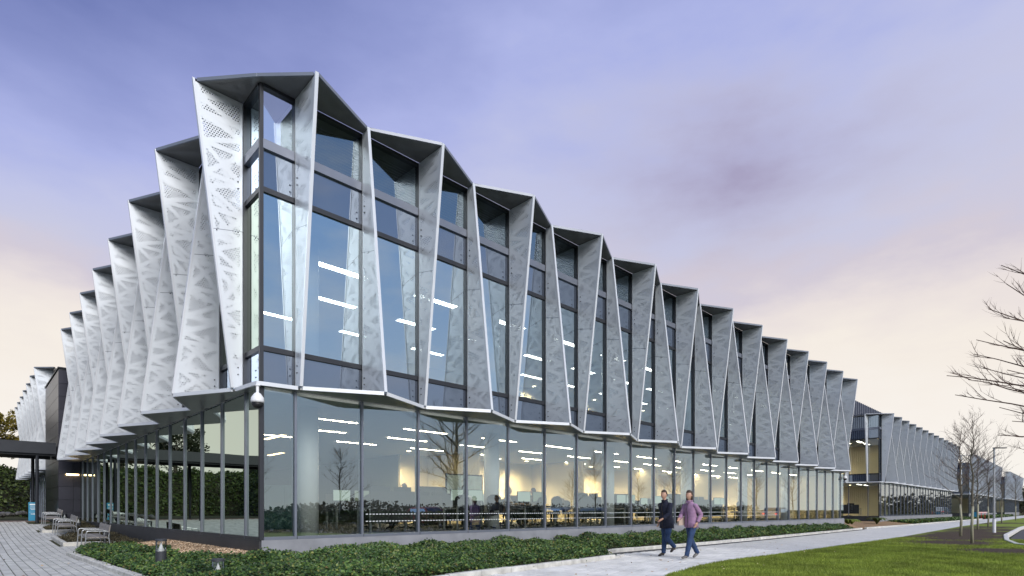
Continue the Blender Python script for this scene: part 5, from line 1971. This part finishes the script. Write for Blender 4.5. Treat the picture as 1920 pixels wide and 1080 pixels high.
def branch(mb, p, d, l, r0, depth, rnd, droop=0.0, seg=4, tw=0):
    """grows a limb and its side twigs"""
    pts = [Vector(p)]; rad = [r0]
    d = Vector(d).normalized()
    for i in range(seg):
        d = (d + Vector((rnd.uniform(-.16, .16), rnd.uniform(-.16, .16), rnd.uniform(-.08, .16) - droop))).normalized()
        pts.append(pts[-1] + d * l / seg); rad.append(r0 * (1 - .8 * (i + 1) / seg))
    mb.tube(pts, rad, 5 if r0 > .012 else 3, tw if r0 < .012 else 0, cap=False)
    if depth > 0:
        n = 3 if depth > 1 else 4
        for k in range(n):
            t = rnd.uniform(.25, .95)
            i = min(int(t * seg), seg - 1)
            q = pts[i].lerp(pts[i + 1], t * seg - i)
            ax = Vector((rnd.uniform(-1, 1), rnd.uniform(-1, 1), rnd.uniform(-.2, .9)))
            nd = (pts[i + 1] - pts[i]).normalized() * .9 + ax.normalized() * .75
            branch(mb, q, nd, l * rnd.uniform(.35, .6), max(r0 * (1 - .7 * t) * .6, .004), depth - 1, rnd, droop, 3, tw)


def bare_tree(h, seed, spread=1.5):
    rnd = random.Random(seed)
    root = empty('bare_tree')
    mb = MB()
    wob = lambda: rnd.uniform(-.03, .03)
    mb.tube([(0, 0, -.1), (wob(), wob(), .8), (wob(), wob(), 1.5)], [.055, .048, .044], 10)
    mb.build('trunk', M['guard'], root, smooth=True)
    mb = MB()
    lead = [Vector((0, 0, 1.5))]
    for i in range(6):
        lead.append(Vector((wob() * 2, wob() * 2, 1.5 + (h - 1.5) * (i + 1) / 6)))
    mb.tube(lead, [.044, .038, .031, .024, .017, .010, .004], 7)
    for k in range(40):
        t = rnd.uniform(.04, .92)
        i = min(int(t * 6), 5)
        p = lead[i].lerp(lead[i + 1], t * 6 - i)
        a = k * 2.4 + rnd.uniform(-.4, .4)
        up = .55 + t * .8
        l = spread * (1.15 - t * .9) * rnd.uniform(.7, 1.15)
        branch(mb, p, (math.cos(a), math.sin(a), up), l, .016 * (1.1 - t * .6), 2, rnd, 0, 4, 1)
    mb.build('branches', [M['bark'], M['twig']], root)
    return root


bt = [bare_tree(5.2, 1, 1.6), bare_tree(5.0, 2, 1.5), bare_tree(4.8, 3, 1.35)]
first = [True] * 3
tree_spots = [(21.6, -8.35, 0, .9, 'bare young tree standing in worn lawn, closest of the row to the path bend'),
              (28.2, -7.2, 1, 1.0, 'bare young tree second along the lawn row'),
              (39.6, -6.6, 2, 1.05, 'bare young tree third along the lawn row, behind the first trunk'),
              (46.7, -6.4, 0, .98, 'bare young tree just past the tall lamp post'),
              (63.0, -5.8, 1, 1.0, 'bare young tree between the tall and short lamp posts'),
              (80.0, -5.6, 2, 1.1, 'small far bare tree close to the third building')]
for x, y, k, s, lab in tree_spots:
    o = bt[k] if first[k] else copy_tree(bt[k])
    first[k] = False
    o.location = W(x, y, .03); o.scale = (s, s, s); o.rotation_euler = (0, 0, x * 1.7)
    tag(o, lab, 'tree', 'bare young trees along the lawn')
# trees across the road, seen mirrored in the glass
for i, (x, y, k, s) in enumerate(((7, -21, 0, 1.0), (13.5, -23, 2, 1.15), (24, -24, 0, 1.1), (36, -22, 1, 1.0), (50, -24, 2, 1.2))):
    o = copy_tree(bt[k]); o.location = W(x, y, -.1); o.scale = (s * 1.1, s * 1.1, s); o.rotation_euler = (0, 0, i)
    tag(o, ORD[i] + ' bare tree across the road counted from the corner, mirrored in the long facade', 'tree', 'bare trees mirrored in the glass')


hx = rng.uniform(2, 120, 30000); hy = rng.uniform(-17.6, -16.5, 30000) - np.interp(hx, [0, 30, 60, 120], [2.2, .6, 0, -.6]); hz = rng.uniform(0, 1.15, 30000)  # unseen strip of foliage, added to darken what the lower glass mirrors
tag(at_local(link('added_hedge', leaves_mesh('added_hedge', np.stack([hx, hy, hz], 1), rng.normal(size=(30000, 3)) + np.array([0, .5, .4]), rng.uniform(.12, .3, 30000), M['bank_leaf']))),
    'added low foliage across the road, put there to darken the foot of the glass', 'added_hedge', kind='stuff')


# larger tree outside the frame whose limbs reach into it
def limb_tree():
    rnd = random.Random(21)
    base = Vector((14.6, 12.2, 0))
    root = empty('bare_tree', base)
    tag(root, 'large bare tree whose reddish twigs reach in over the lawn', 'tree')
    mb = MB(); mb.tube([(0, 0, -.2), (.03, 0, 1.6), (0, .05, 3.4)], [.17, .14, .115], 12); mb.build('trunk', M['bark'], root, smooth=True)
    mb = MB()
    lead = [Vector((0, .05, 3.4)), Vector((.1, .1, 5.0)), Vector((.0, .1, 6.4)), Vector((.1, 0, 7.8))]
    mb.tube(lead, [.115, .085, .05, .012], 8)
    f = 1051.0

    def wp(px, py, Y):
        return Vector(((px - 960) / f * Y, Y, CAM_H + (956.3 - py) / f * Y)) - base
    tg = [(1888, 492, 11.6, 5.6), (1896, 528, 12.3, 5.3), (1856, 578, 11.2, 4.8), (1845, 632, 11.9, 4.3), (1850, 688, 12.4, 4.0), (1783, 702, 11.3, 3.9),
          (1800, 738, 12.0, 3.6), (1878, 640, 11.4, 4.5), (1885, 792, 11.3, 3.2), (1868, 765, 12.6, 3.4), (1895, 590, 12.6, 5.0), (1905, 850, 11.8, 2.8), (1838, 660, 12.9, 4.2), (1862, 720, 11.6, 3.8), (1815, 712, 12.7, 3.7), (1875, 815, 12.4, 3.0), (1902, 690, 11.2, 4.3)]
    for px, py, Y, z0 in tg:
        e = wp(px, py, Y)
        s = Vector((0, .05, z0 - .9))
        pts = []
        n = 9
        for i in range(n + 1):
            t = i / n
            p = s.lerp(e, t) + Vector((0, .2 * math.sin(t * 4 + px), 0))
            p.z += math.sin(t * math.pi) * .12 * (1 if px % 2 else -1.0) + rnd.uniform(-.035, .035) * (0 < i < n)
            p.z += .18 * t * (1 - t) * 2
            pts.append(p)
        mb.tube(pts, [.028 * (1 - t / n) + .007 for t in range(n + 1)], 6, 1)
        for k in range(12):
            t = rnd.uniform(.3, .99); i = min(int(t * n), n - 1)
            q = pts[i].lerp(pts[i + 1], t * n - i)
            d = (pts[i + 1] - pts[i]).normalized()
            nd = d * 1.0 + Vector((rnd.uniform(-.4, .2), rnd.uniform(-.6, .6), rnd.uniform(-.35, .65)))
            branch(mb, q, nd, rnd.uniform(.3, 1.0) * (1.15 - t * .6), .011 * (1.2 - t * .5), 1, rnd, -.02, 4, 1)
    for k in range(12):
        a = rnd.uniform(-1.6, 1.6); z = rnd.uniform(3.0, 6.4)
        branch(mb, (0, .05, z), (math.cos(a), math.sin(a), .5), rnd.uniform(2, 3.4), .04, 2, rnd, 0, 5, 1)
    mb.build('branches', [M['bark'], M['twig']], root)


limb_tree()

# ------------------------------------------------------------------ street lamps
def make_lamp(h):
    r = empty('street_lamp')
    mb = MB(); mb.tube([(0, 0, -.1), (0, 0, .75)], .075, 12); mb.build('base', M['white_paint'], r)
    mb = MB(); mb.tube([(0, 0, .751), (0, 0, h)], [.055, .042], 12); mb.build('post', M['steel'], r)
    mb = MB(); mb.box(-.03, .62, -.07, .07, h + .001, h + .05); mb.build('lamp_head', M['dark_metal'], r)
    return r


lp0 = make_lamp(4.45)
for i, (x, y, lab) in enumerate(((34.5, -7.8, 'slim grey street lamp with flat head on the lawn among bare trees'),
                                 (96.0, -6.4, 'second smaller street lamp further along the path'),
                                 (150, -6.0, 'distant short street lamp by the far parked cars'),
                                 (172, -7.0, 'most distant street lamp at the end of the path'))):
    o = lp0 if i == 0 else copy_tree(lp0)
    o.location = W(x, y, .03); o.rotation_euler = (0, 0, 0)
    tag(o, lab, 'street lamp', 'street lamps along the lawn')

# ------------------------------------------------------------------ cars
def make_car(paint, van=False):
    r = empty('parked_car')
    L_, Wd = 4.4, 1.78
    prof = [(-2.18, .42), (-2.2, .75), (-2.12, 1.02), (-1.95, 1.10), (-1.55, 1.50), (-1.2, 1.58), (.2, 1.58), (.55, 1.48), (1.15, 1.02), (1.95, .88), (2.18, .72), (2.2, .42),
            (1.75, .40), (1.70, .30), (-1.70, .30), (-1.75, .40)]
    if van:
        prof = [(-2.4, .42), (-2.42, 1.0), (-2.38, 1.9), (-2.2, 2.0), (.9, 2.0), (1.3, 1.75), (1.8, 1.15), (2.35, .98), (2.45, .7), (2.45, .42), (-2.0, .3)]
    n = len(prof)
    secs = []
    for yv, sc in ((-Wd / 2, .93), (-Wd / 2 + .06, 1), (Wd / 2 - .06, 1), (Wd / 2, .93)):
        secs.append([(x, yv * (1 - .16 * max(0, (z - .95)) / .6), .3 + (z - .3) * (1 if sc == 1 else .985)) for x, z in prof])
    mb = MB(); vs = sum(secs, [])
    fs = []
    for s in range(3):
        for i in range(n):
            fs.append((s * n + i, s * n + (i + 1) % n, (s + 1) * n + (i + 1) % n, (s + 1) * n + i))
    fs += [tuple(range(n - 1, -1, -1)), tuple(range(3 * n, 4 * n))]
    mb.add(vs, fs); mb.build('body', paint, r)
    top = 1.85 if van else 1.48
    for sy in (-1, 1):
        mb = MB()
        yy = sy * (Wd / 2 + .004)
        k = .16 / .6
        P_ = [(-1.6 if not van else .1, 1.05), (1.0, 1.05), (.45 if not van else .95, top - .02), (-1.35 if not van else .1, top - .02)]
        mb.add([(x, yy * (1 - .16 * max(0, z - .95) / .6), z) for x, z in P_] + [(x, (yy - sy * .02) * (1 - .16 * max(0, z - .95) / .6), z) for x, z in P_],
               [(0, 1, 2, 3), (7, 6, 5, 4), (0, 1, 5, 4), (1, 2, 6, 5), (2, 3, 7, 6), (3, 0, 4, 7)])
        mb.build('side_window', M['car_glass'], r)
        for x in (-1.32, 1.35):
            mb = MB()
            mb.tube([(x, sy * (Wd / 2 - .19), .32), (x, sy * (Wd / 2 + .012), .32)], .32, 20)
            w_ = mb.build('wheel', M['tyre'], r)
            mb = MB(); mb.tube([(x, sy * (Wd / 2 + .0125), .32), (x, sy * (Wd / 2 + .022), .32)], .20, 12); mb.build('rim', M['steel'], w_)
        mb = MB(); xx = -2.43 if van else -2.2
        mb.box(xx - .02, xx + .05, sy * .62 - .12, sy * .62 + .12, .85, 1.0); mb.build('tail_light', M['tail'], r)
        mb = MB(); xx = 2.40 if van else 2.15
        mb.box(xx - .02, xx + .06, sy * .6 - .15, sy * .6 + .15, .68, .82); mb.build('headlight', M['white_paint'], r)
    mb = MB()
    if not van:
        mb.hexa([(1.13, -.7, 1.05), (1.16, -.7, 1.05), (1.16, .7, 1.05), (1.13, .7, 1.05), (.56, -.62, 1.47), (.60, -.62, 1.48), (.60, .62, 1.48), (.56, .62, 1.47)])
        mb.hexa([(-1.98, -.7, 1.10), (-1.93, -.7, 1.10), (-1.93, .7, 1.10), (-1.98, .7, 1.10), (-1.6, -.62, 1.48), (-1.55, -.62, 1.48), (-1.55, .62, 1.48), (-1.6, .62, 1.48)])
    else:
        mb.hexa([(1.80, -.75, 1.2), (1.83, -.75, 1.2), (1.83, .75, 1.2), (1.80, .75, 1.2), (1.32, -.7, 1.74), (1.36, -.7, 1.75), (1.36, .7, 1.75), (1.32, .7, 1.74)])
    mb.build('windscreen', M['car_glass'], r)
    return r


cw, cr, cv = make_car(M['car_silver']), make_car(M['car_red']), make_car(M['car_white'], True)
cars = [(cw, 58.4, -12.0, 0, 'silver hatchback on the road, mirrored in the long glass facade'),
        (cv, 100, -12.4, 0, 'white van on the road mirrored in the second building'),
        (cr, 106, -12.2, math.pi, 'red car with lit tail lights mirrored in the second building'),
        (None, 160, -9.6, .1, 'small white van parked at the far end of the path'),
        (None, 38, -25, 1.57, 'silver hatchback in the car park across the road'),
        (None, 44, -25.2, 1.57, 'silver hatchback in the car park beside the other one'),
        (None, 22, -25, 1.57, 'red car in the car park across the road')]
for i, (c, x, y, a, lab) in enumerate(cars):
    o = c if c else copy_tree((cv, cw, cw, cr)[i - 3])
    o.location = W(x, y, -.06 if y > -16 else -.07); o.rotation_euler = (0, 0, ROT + a)
    tag(o, lab, 'van' if 'van' in lab else 'car', 'cars on the road and car park')

# ------------------------------------------------------------------ things by the second building
bn = empty('blue_bin', W(93.5, -.6, 0), ROT)
tag(bn, 'small blue bin beside the red and white barrier tape', 'bin')
mb = MB(); mb.prism([(-.25, -.25), (.25, -.25), (.28, .28), (-.28, .28)], 0, 1.0); mb.build('bin_body', M['blue'], bn)
mb = MB(); mb.prism([(-.3, -.3), (.3, -.3), (.32, .32), (-.32, .32)], 1.002, 1.08); mb.build('bin_lid', M['dark_metal'], bn)
bt_ = empty('barrier_tape', W(92.0, -1.0, 0), ROT)
tag(bt_, 'red and white barrier tape strung between thin posts near the blue bin', 'barrier')
for x in (0, 4, 8, 12):
    mb = MB(); mb.tube([(x, 0, 0), (x, 0, 1.05)], .03, 8); mb.build('post', M['tape_red'], bt_)
for k in range(24):
    mb = MB(); mb.box(k * .5, k * .5 + .49, -.035, -.032, .82, .98); mb.build('tape_section', M['tape_red'] if k % 2 else M['paint_white'], bt_)
# low planting in front of the second building and by the gap
def low_planting(x0, x1, y0, y1, n, size, mat, label, h=.3):
    x = rng.uniform(x0, x1, n); y = rng.uniform(y0, y1, n)
    P = np.stack([x, y, .05 + rng.uniform(0, h, n)], 1)
    o = at_local(link('undergrowth', leaves_mesh('undergrowth', P, rng.normal(size=(n, 3)) * .6 + np.array([0, -.3, .9]), rng.uniform(size * .6, size * 1.4, n), mat)))
    tag(o, label, 'undergrowth', kind='stuff')


low_planting(54.5, 92, -1.0, 1.3, 16000, .17, M['ivy'], 'low dark planting along the second building', .28)
low_planting(106, 145, -.9, 1.3, 5000, .3, M['ivy'], 'low dark planting along the third building', .3)
b = MB(); b.add([(38.0, -.95, .03), (92, -1.05, .03), (92, 1.3, .25), (52.6, 1.3, .25), (50, 5.4, .35), (38, 5.4, .35)], [(0, 1, 2, 3, 4, 5)])
tag(at_local(b.build('planting_ground', M['mulch'])), kind='structure')


def fern(loc, s, label, mat):
    root = empty('fern', loc); tag(root, label, 'plant')
    for k in range(16):
        a = k * 2.4; l = random.uniform(.5, .8) * s
        mb = MB()
        pts = [Vector((math.cos(a) * l * t, math.sin(a) * l * t, s * (.42 * math.sin(t * 2.6) + .02))) for t in np.linspace(0, 1, 6)]
        sd = Vector((-math.sin(a), math.cos(a), 0))
        wd = [.02, .07, .09, .08, .05, .005]
        for i in range(5):
            mb.add([pts[i] - sd * wd[i] * s, pts[i] + sd * wd[i] * s + Vector((0, 0, .02)), pts[i + 1] + sd * wd[i + 1] * s + Vector((0, 0, .02)), pts[i + 1] - sd * wd[i + 1] * s], [(0, 1, 2, 3)])
        mb.build('frond', mat, root)


fern(W(40.5, .6, .12), 1.1, 'yellow green fern in the bark at the end of the glass wall', M['fern'])
fern(W(42.6, .9, .14), .9, 'smaller yellow green fern beside the larger one', M['fern'])
fern(W(47.0, .3, .12), 1.2, 'dull green spreading plant in the bark before the second building', M['bank_leaf'])

fx = np.concatenate([rng.uniform(4, 20, 60), rng.uniform(-5, -2.2, 26)]); fy = np.concatenate([rng.uniform(-6.5, -1.9, 60), rng.uniform(0, 14, 26)])
fz = np.where(fy < -5.3, .085, .012) + np.where(fx < 0, ramp(fy), 0)
tag(at_local(link('fallen_leaves', leaves_mesh('fallen_leaves', np.stack([fx, fy, fz], 1), rng.normal(size=(86, 3)) * .25 + np.array([0, 0, 1.0]), rng.uniform(.04, .08, 86), M['chip']))),
    'few dry brown leaves lying on the paving and lawn edge', 'fallen leaves', kind='stuff')

# ------------------------------------------------------------------ far wood around the site
def wood(x0, x1, y0, y1, h, n, size, label):
    x = rng.uniform(x0, x1, n); y = rng.uniform(y0, y1, n)
    prof = h * (.65 + .22 * np.sin(x * .13) + .14 * np.sin(x * .41 + 2) + .08 * np.sin(x * 1.1))
    z = rng.uniform(0, 1, n) ** .8 * prof
    P = np.stack([x, y, z], 1)
    o = at_local(link('far_wood', leaves_mesh('far_wood', P, rng.normal(size=(n, 3)) + np.array([0, .4, .3]), rng.uniform(size * .5, size * 1.3, n), M['winter_leaf'])))
    tag(o, label, 'wood', kind='stuff')


wood(-60, 260, -110, -94, 3.6, 17000, .7, 'distant dark wood across the car park')
wood(206, 260, -40, 40, 7.0, 5000, 1.3, 'distant wood closing the view past the row of buildings')
